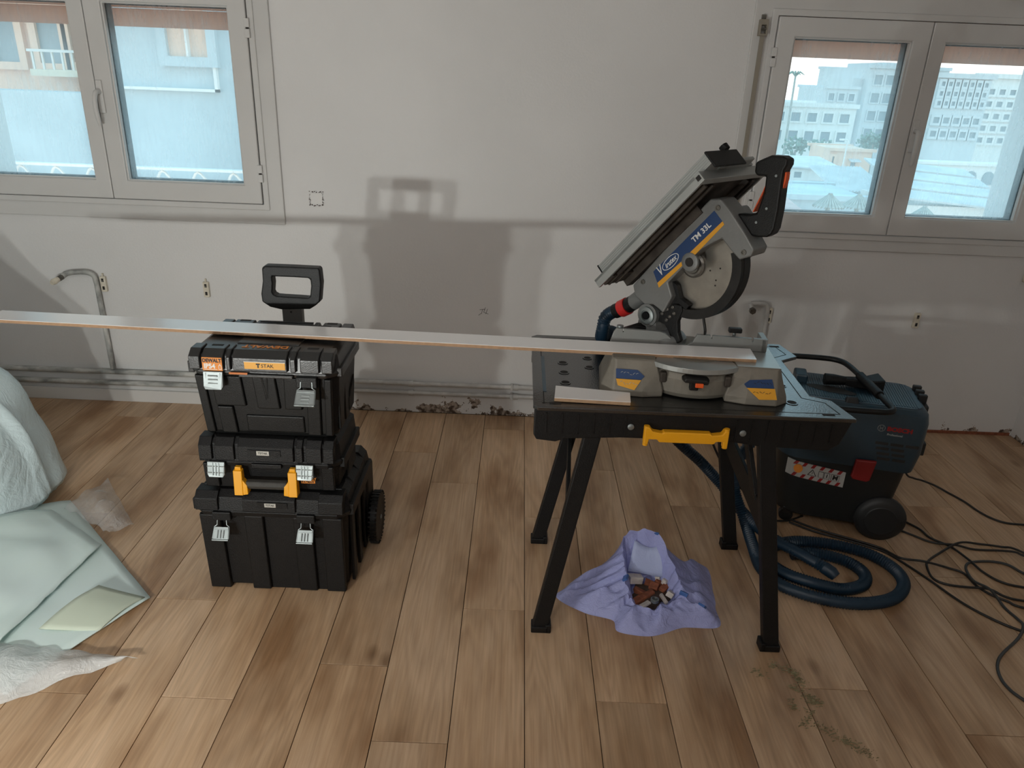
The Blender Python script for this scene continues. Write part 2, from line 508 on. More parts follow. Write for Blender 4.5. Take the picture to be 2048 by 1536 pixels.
M_foam2 = mat('olive_foam_underside', (.54, .60, .49), .65)
M_cover = mat('pale_furniture_under_sheet', (.70, .86, .88), .7)
M_brick = mat('terracotta_rubble', (.30, .095, .045), .85, var=.4, scale=60)
M_rubw = mat('white_plaster_rubble', (.66, .60, .56), .8, var=.2, scale=50)
M_rubd = mat('dark_rubble', (.08, .05, .035), .8, var=.4, scale=50)
M_card = mat('white_card', (.62, .64, .72), .7)
M_mdf = mat('mdf_core', (.42, .26, .15), .8, var=.15, scale=80)
M_lam = mat('white_laminate', (.92, .91, .905), .22, spec=1.0, ior=1.6)
M_dustm = mat('sawdust_heap', (.30, .26, .15), .9, col2=(.17, .145, .075), scale=90)
M_shut = mat('beige_shutter_slat', (.66, .46, .36), .5)
def backlit(m, col, f):
    nt = m.node_tree; pb = nt.nodes['Principled BSDF']; out = [n for n in nt.nodes if n.type == 'OUTPUT_MATERIAL'][0]
    tl = nt.nodes.new('ShaderNodeBsdfTranslucent'); tl.inputs[0].default_value = (*col, 1)
    mx = nt.nodes.new('ShaderNodeMixShader'); mx.inputs[0].default_value = f
    nt.links.new(pb.outputs[0], mx.inputs[1]); nt.links.new(tl.outputs[0], mx.inputs[2]); nt.links.new(mx.outputs[0], out.inputs[0])
backlit(M_shut, (.95, .60, .45), .6)
M_strap = mat('grey_beige_strap', (.30, .27, .22), .8)
M_render = mat('exterior_render', (.70, .70, .68), .8)

# =================================================================== THE ROOM
WY = 3.33            # inner face of the window wall
XL, XR, YB, ZC = -2.95, 2.48, -2.7, 2.62
WALL_T = 0.40
OPEN = [(-2.475, -1.105, .945, 1.885), (.965, 2.29, .925, 1.865)]

mb = MB()
xs = [XL - .2, OPEN[0][0], OPEN[0][1], OPEN[1][0], OPEN[1][1], XR + .2]
for i in range(5):
    x0, x1 = xs[i], xs[i + 1]
    if i in (1, 3):
        o_ = OPEN[0] if i == 1 else OPEN[1]
        mb.box(x0, x1, WY, WY + WALL_T, 0, o_[2])
        mb.box(x0, x1, WY, WY + WALL_T, o_[3], ZC)
    else:
        mb.box(x0, x1, WY, WY + WALL_T, 0, ZC)
tag(mb.build('wall_far', M_wall), 'white painted wall with two windows and bare plaster low down', 'wall', kind='structure')
tag(MB().box(XR, XR + .2, YB, WY, 0, ZC).build('wall_right', M_wall), 'white painted side wall meeting the window wall beside the vacuum cleaner', 'wall', kind='structure')
tag(MB().box(XL - .2, XL, YB, WY, 0, ZC).build('wall_left', M_wall), 'white painted side wall beyond the sheeted furniture', 'wall', kind='structure')
tag(MB().box(XL - .2, XR + .2, YB - .2, YB, 0, ZC).build('wall_rear', M_wall), 'white painted wall behind the photographer', 'wall', kind='structure')
tag(MB().box(XL - .2, XR + .2, YB - .2, WY + WALL_T, ZC, ZC + .15).build('ceiling', M_ceil), 'plain white ceiling of the room', 'ceiling', kind='structure')

# floor of oak laminate planks, each its own piece
PT = .010
floor = tag(MB().box(XL - .2, XR + .2, YB - .2, WY + WALL_T, -.12, -PT).build('floor', M_sub),
            'oak laminate plank floor', 'floor', kind='structure')
PW, PL = .1937, 1.285
X0 = -.513
known = {-4: 1.483, -3: 1.875, -2: 1.484, -1: 2.30, 0: 1.624, 1: 1.370, 2: 1.884, 3: 2.422, 4: 1.527, 5: 2.10, 6: 2.544, 7: 1.604, 8: 2.25, 9: 1.464}
plank_mesh = {}
def plank(x0, x1, y0, y1):
    key = (round(x1 - x0, 4), round(y1 - y0, 4))
    if key not in plank_mesh:
        w, l, c, gap = x1 - x0, y1 - y0, .0005, .0011
        a = [(gap, gap), (w - gap, gap), (w - gap, l - gap), (gap, l - gap)]
        b_ = [(gap + c, gap + c), (w - gap - c, gap + c), (w - gap - c, l - gap - c), (gap + c, l - gap - c)]
        m_ = MB().loft([[(*p, -PT) for p in a], [(*p, -c) for p in a], [(*p, 0) for p in b_]])
        o = m_.build('plank', M_wood, floor)
        plank_mesh[key] = o.data
    else:
        o = bpy.data.objects.new('plank', plank_mesh[key])
        COL.objects.link(o)
        o.parent = floor
    o.location = (x0, y0, 0)
for r in range(-13, 16):
    xa, xb = X0 + PW * r, X0 + PW * (r + 1)
    xa, xb = max(xa, XL), min(xb, XR)
    if xb - xa < .01: continue
    j = known.get(r, 1.3 + (r * .47) % PL)
    ys = [YB]
    k = math.ceil((YB - j) / PL)
    while j + k * PL < WY - .02:
        y = j + k * PL
        if y > YB + .02: ys.append(y)
        k += 1
    ys.append(WY - .004)
    for a, b_ in zip(ys, ys[1:]):
        plank(xa, xb, a, b_)

# ------------------------------------------------------------------ windows
def make_window(name, x_out0, x_out1, z_out0, z_out1, split, glass_l, glass_r, gz, handle_side, label):
    """casing with two sashes; glass_l/glass_r = x-range of the panes, gz = z-range"""
    cx = (x_out0 + x_out1) / 2
    o0 = Vector((cx, WY, z_out0))
    T = Matrix.Translation(-o0)
    sx0, sx1 = glass_l[0] - .072, glass_r[1] + .072
    sz0, sz1 = gz[0] - .078, gz[1] + .072
    cas = MB(T)
    cas.ring([(x_out0, z_out0), (x_out1, z_out0), (x_out1, z_out1), (x_out0, z_out1)],
             [(sx0 - .004, sz0 - .004), (sx1 + .004, sz0 - .004), (sx1 + .004, sz1 + .004), (sx0 - .004, sz1 + .004)], WY - .013, WY)
    cas.ring([(sx0 - .028, sz0 - .028), (sx1 + .028, sz0 - .028), (sx1 + .028, sz1 + .028), (sx0 - .028, sz1 + .028)],
             [(sx0 - .003, sz0 - .003), (sx1 + .003, sz0 - .003), (sx1 + .003, sz1 + .003), (sx0 - .003, sz1 + .003)], WY - .020, WY + .06)
    w = cas.build(name, M_pvc, None, bevel=.003, loc=o0)
    tag(w, label, 'window', kind='structure')
    for side, (ga, gb) in enumerate((glass_l, glass_r)):
        a = sx0 if side == 0 else split + .0015
        b_ = split - .0015 if side == 0 else sx1
        s = MB(T).ring([(a, sz0), (b_, sz0), (b_, sz1), (a, sz1)],
                       [(ga, gz[0]), (gb, gz[0]), (gb, gz[1]), (ga, gz[1])], WY - .028, WY + .03).build('sash', M_pvc, w, bevel=.004)
        # sloped glazing bead
        MB(T).ring([(ga - .003, gz[0] - .003), (gb + .003, gz[0] - .003), (gb + .003, gz[1] + .003), (ga - .003, gz[1] + .003)],
                   [(ga + .006, gz[0] + .006), (gb - .006, gz[0] + .006), (gb - .006, gz[1] - .006), (ga + .006, gz[1] - .006)], WY - .018, WY + .004).build('glazing_bead', M_pvc, s, bevel=.003)
        MB(T).ring([(ga - .002, gz[0] - .002), (gb + .002, gz[0] - .002), (gb + .002, gz[1] + .002), (ga - .002, gz[1] + .002)],
                   [(ga + .008, gz[0] + .008), (gb - .008, gz[0] + .008), (gb - .008, gz[1] - .008), (ga + .008, gz[1] - .008)], WY + .012, WY + .052).build('gasket', M_gasket, s)
        MB(T).box(ga - .001, gb + .001, WY + .006, WY + .010, gz[0] - .001, gz[1] + .001).build('glass_pane', M_glass, s)
        hx = sx0 - .002 if side == 0 else sx1 + .002
        for hz in (sz0 + .13, sz1 - .15):
            hb = MB(T).box(hx - .011, hx + .011, WY - .034, WY - .018, hz - .036, hz - .003)
            hb.box(hx - .011, hx + .011, WY - .034, WY - .018, hz + .003, hz + .036)
            h = hb.build('hinge', M_pvc, w, bevel=.002)
            MB(T).cyl((hx, WY - .027, hz - .003), (hx, WY - .027, hz + .003), .006, 8).build('hinge_pin', M_dark, h)
    # handle
    hs = split + .018 * handle_side
    hz = (gz[0] + gz[1]) / 2 - .01
    hd = MB(T).box(hs - .013, hs + .013, WY - .036, WY - .028, hz - .065, hz + .065).build('handle', M_pvc, w, bevel=.006, seg=3)
    lev = smoothpath([(hs, WY - .034, hz + .02), (hs - .001, WY - .062, hz + .018), (hs - .004 * handle_side, WY - .074, hz - .01), (hs - .004 * handle_side, WY - .076, hz - .06), (hs - .002, WY - .068, hz - .115)], 5)
    MB(T).tube(lev, [.010] * (len(lev) - 4) + [.010, .009, .008, .006], 10).build('handle_lever', M_pvc, hd, smooth=50)
    return w

make_window('window_1', -2.53, -1.042, .902, 1.925, -1.787, (-2.370, -1.853), (-1.715, -1.203), (1.070, 1.772), 1,
            'white double casement window above the capped riser pipe')
make_window('window_2', .912, 2.345, .888, 1.905, 1.628, (1.082, 1.556), (1.690, 2.176), (1.042, 1.742), 1,
            'white double casement window behind the saw and vacuum cleaner')

# roller shutters, only their lowest slats let down
def shutter(x0, x1, zbot, label):
    t = thing('roller_shutter', ((x0 + x1) / 2, WY + .12, zbot), 0, label, 'shutter')
    hw = (x1 - x0) / 2
    for k in range(3):
        z = k * .072
        prof = [(0.0, z), (.010, z + .002), (.012, z + .036), (.010, z + .066), (.0, z + .070), (-.004, z + .036)]
        MB().prism([(p[0], p[1]) for p in prof], -hw, hw, 'YZ').build('slat', M_shut, t, smooth=50)
shutter(-2.47, -1.11, 1.688, 'beige roller shutter slats at the top of the window above the riser pipe')
shutter(.97, 2.285, 1.672, 'beige roller shutter slats at the top of the window behind the saw')

# shutter strap with its guide
t = thing('shutter_strap', (.948, WY - .013, .95), 0, 'worn grey pull strap hanging beside the window frame behind the saw', 'strap')
MB().box(-.009, .009, -.022, -.020, .0, .80).build('strap', M_strap, t)
g_ = MB().ring([(-.016, .79), (.016, .79), (.016, .85), (-.016, .85)], [(-.010, .797), (.010, .797), (.010, .83), (-.010, .83)], -.030, 0).build('guide', M_strap, t, bevel=.002)
MB().cyl((-.012, -.026, .815), (.012, -.026, .815), .005, 8).build('roller', M_steel, g_)
MB().box(-.008, .008, -.012, 0, .85, .868).build('mounting_tab', M_steel, t)

# baseboard left of the toolboxes
tag(MB().box(XL, -.93, WY - .014, WY, 0, .062).build('baseboard_far', M_base, bevel=.002), 'white skirting board along the window wall, ending behind the toolboxes', 'baseboard', kind='structure')

# heating pipes along the wall
def pipe(name, path, r, m, label, clips=(), n=12):
    o0 = Vector(path[0])
    t = thing(name, o0, 0, label, 'pipe')
    MB(Matrix.Translation(-o0)).tube(path, r, n).build('tube', m, t, smooth=50)
    return t, Matrix.Translation(-o0)
PY = WY - .020
for z, lab in ((.160, 'upper painted heating pipe along the foot of the window wall'), (.112, 'lower painted heating pipe along the foot of the window wall')):
    o0 = Vector((XL, PY, z))
    t = thing('heating_pipe', o0, 0, lab, 'pipe')
    T = Matrix.Translation(-o0)
    dz = -.01 if z < .13 else 0
    MB(T).tube([(XL + .001, PY, z + dz), (-1.0, PY, z + dz)], .0125, 12).build('grimy_tube', M_grime, t, smooth=50)
    MB(T).tube([(-1.0, PY, z + dz), (-.98, PY, z), (.95, PY, z), (1.175, PY, z)], .0105, 12).build('painted_tube', M_pipe, t, smooth=50)
    for x in (-.49, .02, .62):
        MB(T).tube([(x - .012, PY, z), (x + .012, PY, z)], .0145, 12).build('coupling', M_pipe, t, smooth=40)
    for x in (.0, .9):
        MB(T).box(x - .006, x + .006, PY - .013, WY, z - .014, z + .014).build('clip', M_pipe, t, bevel=.002)
# rear wall boxing under the pipes on the left
path = smoothpath([(-2.075, WY - .026, .640), (-2.03, WY - .020, .648), (-1.975, WY - .020, .650), (-1.945, WY - .020, .636), (-1.938, WY - .020, .60)], 5) + [Vector((-1.934, WY - .020, .175))]
t, T = pipe('riser_pipe', path, .0115, M_grime, 'scraped grey riser pipe with a capped radiator valve')
MB(T).tube([(-2.07, WY - .024, .640), (-2.075, WY - .05, .632)], .012, 10).build('elbow', M_grime, t, smooth=50)
v_ = MB(T).tube([(-2.075, WY - .048, .632), (-2.082, WY - .066, .626)], .013, 8).build('valve', M_steel, t, smooth=40)
MB(T).tube([(-2.082, WY - .066, .626), (-2.092, WY - .086, .619), (-2.096, WY - .100, .615)], [.011, .015, .010], 10).build('valve_cap', M_ivory, v_, smooth=50)
path = smoothpath([(1.085, WY - .018, .625), (1.125, WY - .016, .628), (1.160, WY - .016, .622), (1.170, WY - .016, .59)], 5) + [Vector((1.172, WY - .016, .155))]
t, T = pipe('riser_pipe', path, .0105, M_pipe, 'white painted riser pipe with a bare end nut behind the saw')
MB(T).tube([(1.086, WY - .020, .625), (1.088, WY - .045, .603)], .010, 10).build('elbow', M_pipe, t, smooth=50)
MB(T).tube([(1.088, WY - .043, .604), (1.089, WY - .060, .600)], .015, 6).build('nut', M_steel, t)

# radiator wall brackets
for (x, z), lab in zip(((-1.911, .604), (-1.435, .597), (1.181, .579), (1.868, .583)),
                       ('ivory radiator bracket beside the scraped riser pipe', 'ivory radiator bracket on the bare wall left of the trolley handle',
                        'ivory radiator bracket beside the white riser pipe', 'ivory radiator bracket on the wall above the vacuum cleaner')):
    t = thing('radiator_bracket', (x, WY, z - .045), 0, lab, 'bracket', 'radiator brackets on the window wall')
    p_ = MB().box(-.013, .013, -.016, 0, 0, .072).build('plate', M_ivory, t, bevel=.002)
    for zz in (.018, .055):
        MB().box(-.005, .005, -.0172, -.0158, zz - .008, zz + .008).build('slot', M_dark, p_)
    MB().cyl((0, -.0165, .052), (0, -.019, .052), .0045, 8).build('screw', M_steel, p_)
    if x < 1:
        MB().box(-.003, .003, -.012, -.004, .072, .086).build('hook', M_ivory, t)
t = thing('wall_bracket', (2.315, WY, .775), 0, 'small ivory bracket on the window wall near the corner', 'bracket')
MB().box(-.014, .03, -.03, 0, 0, .06).build('plate', M_ivory, t, bevel=.004)
MB().box(-.006, .012, -.032, -.0295, .01, .045).build('slot', M_dark, t)

# plastered-over wall box
t = thing('wall_box', (-.898, WY, .99), 0, 'square wall box with chipped plaster edges between window and trolley handle', 'wall box')
MB().box(-.026, .026, -.002, 0, .008, .056).build('cover', M_base, t)
rg = MB()
rnd = random.Random(3)
for k in range(90):
    if rnd.random() < .35: continue
    a = k / 90 * 4
    s_, u_ = int(a), a - int(a)
    px, pz = [(-.029 + .058 * u_, .003), (.029, .003 + .058 * u_), (.029 - .058 * u_, .061), (-.029, .061 - .058 * u_)][s_]
    px += rnd.gauss(0, .0018); pz += rnd.gauss(0, .0018)
    r_ = rnd.uniform(.0006, .0026)
    rg.box(px - r_, px + r_, -rnd.uniform(.001, .004), .0, pz - r_ * .7, pz + r_ * .7)
c_ = rg.build('chipped_edge', M_rubd, t); c_['kind'] = 'stuff'
# pencil scribble
scr = MB()
for a, b_ in (((-.165, .540), (-.140, .543)), ((-.152, .541), (-.156, .520)), ((-.138, .552), (-.146, .528)), ((-.146, .528), (-.124, .520)), ((-.128, .545), (-.136, .520)), ((-.17, .512), (-.158, .522))):
    scr.tube([(a[0] + .144, -.0004, a[1] - .51), (b_[0] + .144, -.0004, b_[1] - .51)], .0009, 4)
tag(scr.build('pencil_mark', M_grip, loc=(-.144, WY, .51)), 'faint pencil scribble on the white wall right of the trolley', 'mark')

# bits of bare trim along the wall foot on the right
tag(MB().box(.75, 2.47, WY - .006, WY, 0, .014).build('trim_1', M_brick), 'strip of bare red-brown plaster at the foot of the wall', 'trim', kind='structure')

# =================================================================== TOOLBOX TOWER
def plan(x0, x1, y0, y1, c):
    return [(x0 + c, y0), (x1 - c, y0), (x1, y0 + c), (x1, y1 - c), (x1 - c, y1), (x0 + c, y1), (x0, y1 - c), (x0, y0 + c)]
def shell(mb, levels, x0, x1, y0, y1, c):
    """levels: (z, inset)"""
    rings = []
    for z, i in levels:
        rings.append([(p[0], p[1], z) for p in plan(x0 + i, x1 - i, y0 + i, y1 - i, c)])
    return mb.loft(rings)
def rib(mb, x0, x1, y, z0, z1, proud, taper=0.0, dx=0.0):
    """raised panel on a front face; taper moves the foot inwards"""
    p = [(x0, z1), (x1, z1), (x1 + dx, z0), (x0 + dx, z0)]
    mb.loft([[(a, y + (taper if zz == z0 else 0), zz) for a, zz in p],
             [(a + (.002 if k in (0, 3) else -.002), y - proud + (taper if zz == z0 else 0), zz + (-.002 if zz == z1 else .002)) for k, (a, zz) in enumerate(p)]])

def latch_closed(parent, T, x, y, z0, z1, w, vertical_ribs):
    m_ = MB(T).loft([[(x - w / 2, y, z1), (x + w / 2, y, z1), (x + w / 2 + .001, y, z0 + .008), (x + w / 2 - .004, y, z0), (x - w / 2 + .004, y, z0), (x - w / 2 - .001, y, z0 + .008)],
                     [(x - w / 2, y - .005, z1), (x + w / 2, y - .005, z1), (x + w / 2, y - .012, z0 + .008), (x + w / 2 - .005, y - .016, z0), (x - w / 2 + .005, y - .016, z0), (x - w / 2, y - .012, z0 + .008)]])
    l = m_.build('latch', M_zinc, parent, bevel=.0015)
    rb = MB(T)
    h = z1 - z0
    if vertical_ribs:
        for k in (-1, 0, 1):
            rb.tube([(x + k * w * .17, y - .006, z1 - .003), (x + k * w * .17, y - .0155, z0 + .006)], .0016, 6)
        rb.bar((x - w / 2, y - .010, z0 + h * .30), (x + w / 2, y - .010, z0 + h * .30), .005, .003)
        rb.bar((x - w / 2, y - .007, z1 - h * .28), (x + w / 2, y - .007, z1 - h * .28), .005, .002)
    else:
        for k in (.34, .55, .76):
            rb.tube([(x - w * .24, y - .0125 + k * .006, z0 + h * k), (x + w * .24, y - .0125 + k * .006, z0 + h * k)], .0024, 6)
        rb.bar((x - w * .36, y - .009, z0 + h * .2), (x - w * .36, y - .0065, z1 - .004), .002, .002)
        rb.bar((x + w * .36, y - .009, z0 + h * .2), (x + w * .36, y - .0065, z1 - .004), .002, .002)
    rb.build('latch_rib', M_zinc, l, smooth=50)
    return l

def latch_open(parent, T, x, y, ztop, w, length, ribs, tilt, wire):
    """hanging open: wire bail from ztop, plate swung out by tilt"""
    zt = ztop - wire
    a = Vector((0, -sin(tilt), -cos(tilt)))
    n_ = Vector((0, -cos(tilt), sin(tilt)))
    p0 = Vector((x, y - .008, zt))
    def P(u, d, h): return p0 + Vector((u, 0, 0)) + a * d + n_ * h
    hw = w / 2
    m_ = MB(T).loft([[P(-hw * .93, 0, 0), P(hw * .93, 0, 0), P(hw, length, 0), P(-hw, length, 0)],
                     [P(-hw * .93, 0, .003), P(hw * .93, 0, .003), P(hw, length, .003), P(-hw, length, .003)]])
    m_.loft([[P(-hw * 1.06, length, -.004), P(hw * 1.06, length, -.004), P(hw * 1.06, length, .007), P(-hw * 1.06, length, .007)],
             [P(-hw * 1.06, length + .004, -.004), P(hw * 1.06, length + .004, -.004), P(hw * 1.06, length + .004, .007), P(-hw * 1.06, length + .004, .007)]])
    m_.loft([[P(-hw * .93, -.004, -.006), P(hw * .93, -.004, -.006), P(hw * .93, .004, -.006), P(-hw * .93, .004, -.006)],
             [P(-hw * .93, -.004, .005), P(hw * .93, -.004, .005), P(hw * .93, .004, .005), P(-hw * .93, .004, .005)]])
    l = m_.build('latch', M_zinc, parent, bevel=.0008)
    rb = MB(T)
    if ribs == 'v':
        for k in (-1, 0, 1):
            rb.tube([P(k * w * .19, .006, .003), P(k * w * .19, length - .004, .003)], .002, 6)
    else:
        for k in (.3, .55, .8):
            rb.tube([P(-w * .22, length * k, .003), P(w * .22, length * k, .003)], .002, 6)
    rb.build('latch_rib', M_zinc, l, smooth=50)
    for s in (-1, 1):
        MB(T).tube([(x + s * hw * .58, y, ztop), (x + s * hw * .62, y - .004, zt + .010), (x + s * hw * .95, y - .006, zt + .004), P(s * hw * 1.0, length * .3, .001), P(s * hw * 1.04, length * .95, .002)], .0016, 6).build('wire_bail', M_zinc, l, smooth=50)
    return l

# ---- rolling base
bo = Vector((-.722, 2.10, 0))
TB = Matrix.Translation(-bo)
base = thing('rolling_toolbox', bo, 0, 'tall black rolling toolbox with wheels and a pull handle, lowest of the stack', 'toolbox', 'stacked toolboxes')
x0, x1, y0, y1 = -.962, -.482, 1.918, 2.285
m_ = MB(TB)
shell(m_, [(.012, .020), (.29, .010)], x0 + .004, x1 - .004, y0 + .01, y1, .028)
for a, b_, dx in ((x0 + .018, x0 + .085, .002), (x0 + .155, x0 + .215, 0), (x1 - .175, x1 - .115, 0), (x1 - .085, x1 - .022, -.002)):
    rib(m_, a, b_, y0 + .020, .002, .285, .013, .010, dx)
for yy in (y0 + .07, y0 + .16, y0 + .25):
    m_.box(x1 - .016, x1 - .005, yy, yy + .035, .012, .285)
for xx in (x0 + .05, x0 + .21, x1 - .21, x1 - .09):
    m_.box(xx - .03, xx + .035, y0 + .03, y0 + .08, 0, .02)
m_.build('body', M_blackm, base, bevel=.003)
m_ = MB(TB)
shell(m_, [(.284, .004), (.300, 0), (.304, .004), (.345, .010), (.362, .032)], x0, x1, y0, y1, .034)
for a, b_ in ((x0 + .016, x0 + .085), (x0 + .16, x1 - .16), (x1 - .09, x1 - .016)):
    m_.prism([(y0 - .004, .306), (y0 - .002, .345), (y0 + .018, .364), (y0 + .06, .364), (y0 + .06, .306)], a, b_, 'YZ')
for yy in (y0 + .05, y0 + .13, y0 + .21, y0 + .29):
    m_.prism([(x1 - .002, .306), (x1 - .010, .345), (x1 - .028, .366), (x1 - .06, .366), (x1 - .06, .306)], yy, yy + .055, 'XZ')
    m_.prism([(x0 + .002, .306), (x0 + .010, .345), (x0 + .028, .366), (x0 + .06, .366), (x0 + .06, .306)], yy, yy + .055, 'XZ')
m_.box(x0 - .010, x0 + .01, y0 + .04, y1 - .04, .280, .318)
m_.box(x1 - .01, x1 + .008, y0 + .04, y1 - .04, .280, .318)
lid = m_.build('lid', M_blackm, base, bevel=.002)
MB(TB).box(-.755, -.665, y0 - .0055, y0 - .003, .322, .341).build('label_strip', M_blackm, lid)
tg = MB(TB).box(-.733, -.699, y0 - .0068, y0 - .005, .326, .339).build('name_plate', M_silver, lid)
lettering('TSTAK', .009, M_ink, lid, TB @ frame_on((-.716, y0 - .0072, .3325), (1, 0, 0), (0, 0, 1)))
# keeper plates for the latches
for xx in (-.868, -.612):
    MB(TB).box(xx - .028, xx + .028, y0 - .008, y0 + .01, .272, .302).build('latch_seat', M_blackm, base, bevel=.003)
    latch_open(base, TB, xx, y0 - .006, .276, .047, .034, 'v', radians(33), .026)
# wheels
for xx in (-.462, -.982):
    wb = MB(TB).lathe([(.020, -.016), (.070, -.016), (.086, -.013), (.092, -.008), (.092, .008), (.086, .013), (.070, .014), (.060, .011), (.020, .014)], (xx, 2.245, .092), 'X', 32)
    wh = wb.build('wheel', M_blackm, base, smooth=35)
    tr_ = MB(TB)
    for k in range(36):
        a = 2 * pi * k / 36
        c_ = Vector((xx, 2.245 + cos(a) * .0925, .092 + sin(a) * .0925))
        tr_.bar(c_ + Vector((-.014, 0, 0)), c_ + Vector((.014, 0, 0)), .006, .004, (0, cos(a), sin(a)))
    tr_.build('tread', M_black, wh)
    MB(TB).lathe([(.008, .0), (.008, .004), (.004, .006)], (xx + .012, 2.245, .092), 'X', 12).build('hub_cap', M_zinc, wh, smooth=40)
MB(TB).cyl((-.99, 2.245, .092), (-.455, 2.245, .092), .008, 10).build('axle', M_steel, base)
for xx in (-.50, -.94):
    MB(TB).box(xx - .02, xx + .02, 2.20, 2.30, .03, .30).build('wheel_arch', M_blackm, base, bevel=.01)
# telescopic handle
MB(TB).box(-.757, -.693, 2.302, 2.332, .06, .835).build('pole', mat('grey_anodised_tube', (.16, .155, .145), .42, .7), base, bevel=.003)
MB(TB).cyl((-.727, 2.3025, .822), (-.727, 2.3005, .822), .0035, 8).build('pole_hole', M_dark, base)
MB(TB).box(-.785, -.665, 2.28, 2.345, .10, .34).build('pole_sleeve', M_blackm, base, bevel=.006)
ho = [(-.801, .972), (-.712, .972), (-.630, .971), (-.624, .966), (-.622, .920), (-.630, .861), (-.645, .847), (-.665, .834), (-.690, .833), (-.758, .829), (-.793, .836), (-.818, .853), (-.819, .879), (-.810, .922), (-.809, .964)]
hi = [(-.776, .938), (-.712, .938), (-.665, .937), (-.657, .932), (-.656, .912), (-.661, .879), (-.667, .873), (-.672, .871), (-.70, .872), (-.750, .873), (-.770, .874), (-.779, .879), (-.782, .886), (-.778, .914), (-.779, .934)]
MB(TB).ring(ho, hi, 2.298, 2.338).build('pull_handle', M_black, base, bevel=.007, seg=3)

# ---- middle toolbox
mo = Vector((-.717, 2.07, .366))
TM = Matrix.Translation(-mo)
mid = thing('toolbox', mo, 0, 'low black toolbox with a yellow-ended front handle in the middle of the stack', 'toolbox', 'stacked toolboxes')
x0, x1, y0, y1 = -.932, -.503, 1.932, 2.222
m_ = MB(TM)
shell(m_, [(.366, .018), (.46, .008)], x0, x1, y0 + .006, y1, .028)
for a, b_ in ((x0 + .016, x0 + .06), (x1 - .06, x1 - .02)):
    rib(m_, a, b_, y0 + .014, .372, .458, .010, .006)
m_.build('body', M_blackm, mid, bevel=.003)
m_ = MB(TM)
shell(m_, [(.452, .003), (.466, 0), (.470, .004), (.522, .008), (.540, .026)], x0, x1, y0, y1, .034)
for a, b_ in ((x0 + .014, x0 + .052), (x0 + .062, x0 + .118), (x0 + .13, x1 - .135), (x1 - .127, x1 - .108), (x1 - .098, x1 - .052), (x1 - .046, x1 - .016)):
    m_.prism([(y0 - .005, .474), (y0 - .003, .520), (y0 + .016, .541), (y0 + .055, .541), (y0 + .055, .474)], a, b_, 'YZ')
m_.box(x0 - .012, x0 + .01, y0 + .05, y1 - .05, .438, .476)
m_.box(x1 - .01, x1 + .006, y0 + .04, y1 - .03, .440, .472)
m_.box(-.765, -.675, y0 - .008, y0 + .004, .452, .466)
lid = m_.build('lid', M_blackm, mid, bevel=.002)
MB(TM).box(-.772, -.675, y0 - .0068, y0 - .004, .492, .512).build('label_strip', M_blackm, lid)
MB(TM).box(-.745, -.708, y0 - .0080, y0 - .006, .496, .510).build('name_plate', M_silver, lid)
lettering('TSTAK', .0095, M_ink, lid, TM @ frame_on((-.7265, y0 - .0084, .503), (1, 0, 0), (0, 0, 1)))
for xx in (-.868, -.605):
    latch_closed(mid, TM, xx, y0 - .006, .424, .470, .052, True)
# side opening on the right flank
MB(TM).box(x1 - .002, x1 + .003, y0 + .10, y0 + .20, .385, .435).build('side_grip', M_dark, mid)
# carry handle: dark bar with yellow ends
hd = MB(TM).prism([(y0 - .004, .384), (y0 - .020, .388), (y0 - .026, .400), (y0 - .020, .412), (y0 - .004, .414)], -.782, -.660, 'YZ').build('carry_handle', M_grip, mid, bevel=.003)
for s, xx in ((1, -.802), (-1, -.640)):
    p = [(xx - .014, .458), (xx + .012, .458), (xx + .014 * 1, .452), (xx + .012 + (.002 if s > 0 else .002), .37 + .0), (xx - .012, .37)]
    mh = MB(TM).loft([[(xx - .014, y0 - .004, .450), (xx + .012, y0 - .004, .450), (xx + .014, y0 - .004, .372), (xx - .012, y0 - .004, .372)],
                      [(xx - .014, y0 - .022, .448), (xx + .012, y0 - .022, .448), (xx + .014, y0 - .034, .372), (xx - .012, y0 - .034, .372)]])
    mh.box(xx - .010, xx + .008, y0 - .016, y0 - .002, .446, .458)
    q = xx + s * .012
    mh.loft([[(q, y0 - .004, .372), (q + s * .016, y0 - .004, .374), (q + s * .014, y0 - .004, .402), (q, y0 - .004, .420)],
             [(q, y0 - .032, .372), (q + s * .016, y0 - .030, .374), (q + s * .014, y0 - .028, .402), (q, y0 - .024, .420)]])
    mh.build('handle_end', M_yellow, hd, bevel=.002)
lettering('STANLEY', .0125, M_orange, mid, TM @ frame_on((-.601, y0 - .0005, .4185), (1, 0, 0), (0, 0, 1)), bold=.0003)
MB(TM).box(-.622, -.580, y0 - .0010, y0 + .004, .4035, .4125).build('logo_bar', M_orange, mid)
lettering('FATMAX', .0095, M_ink, mid, TM @ frame_on((-.601, y0 - .0014, .408), (1, 0, 0), (0, 0, 1)), bold=.0002)

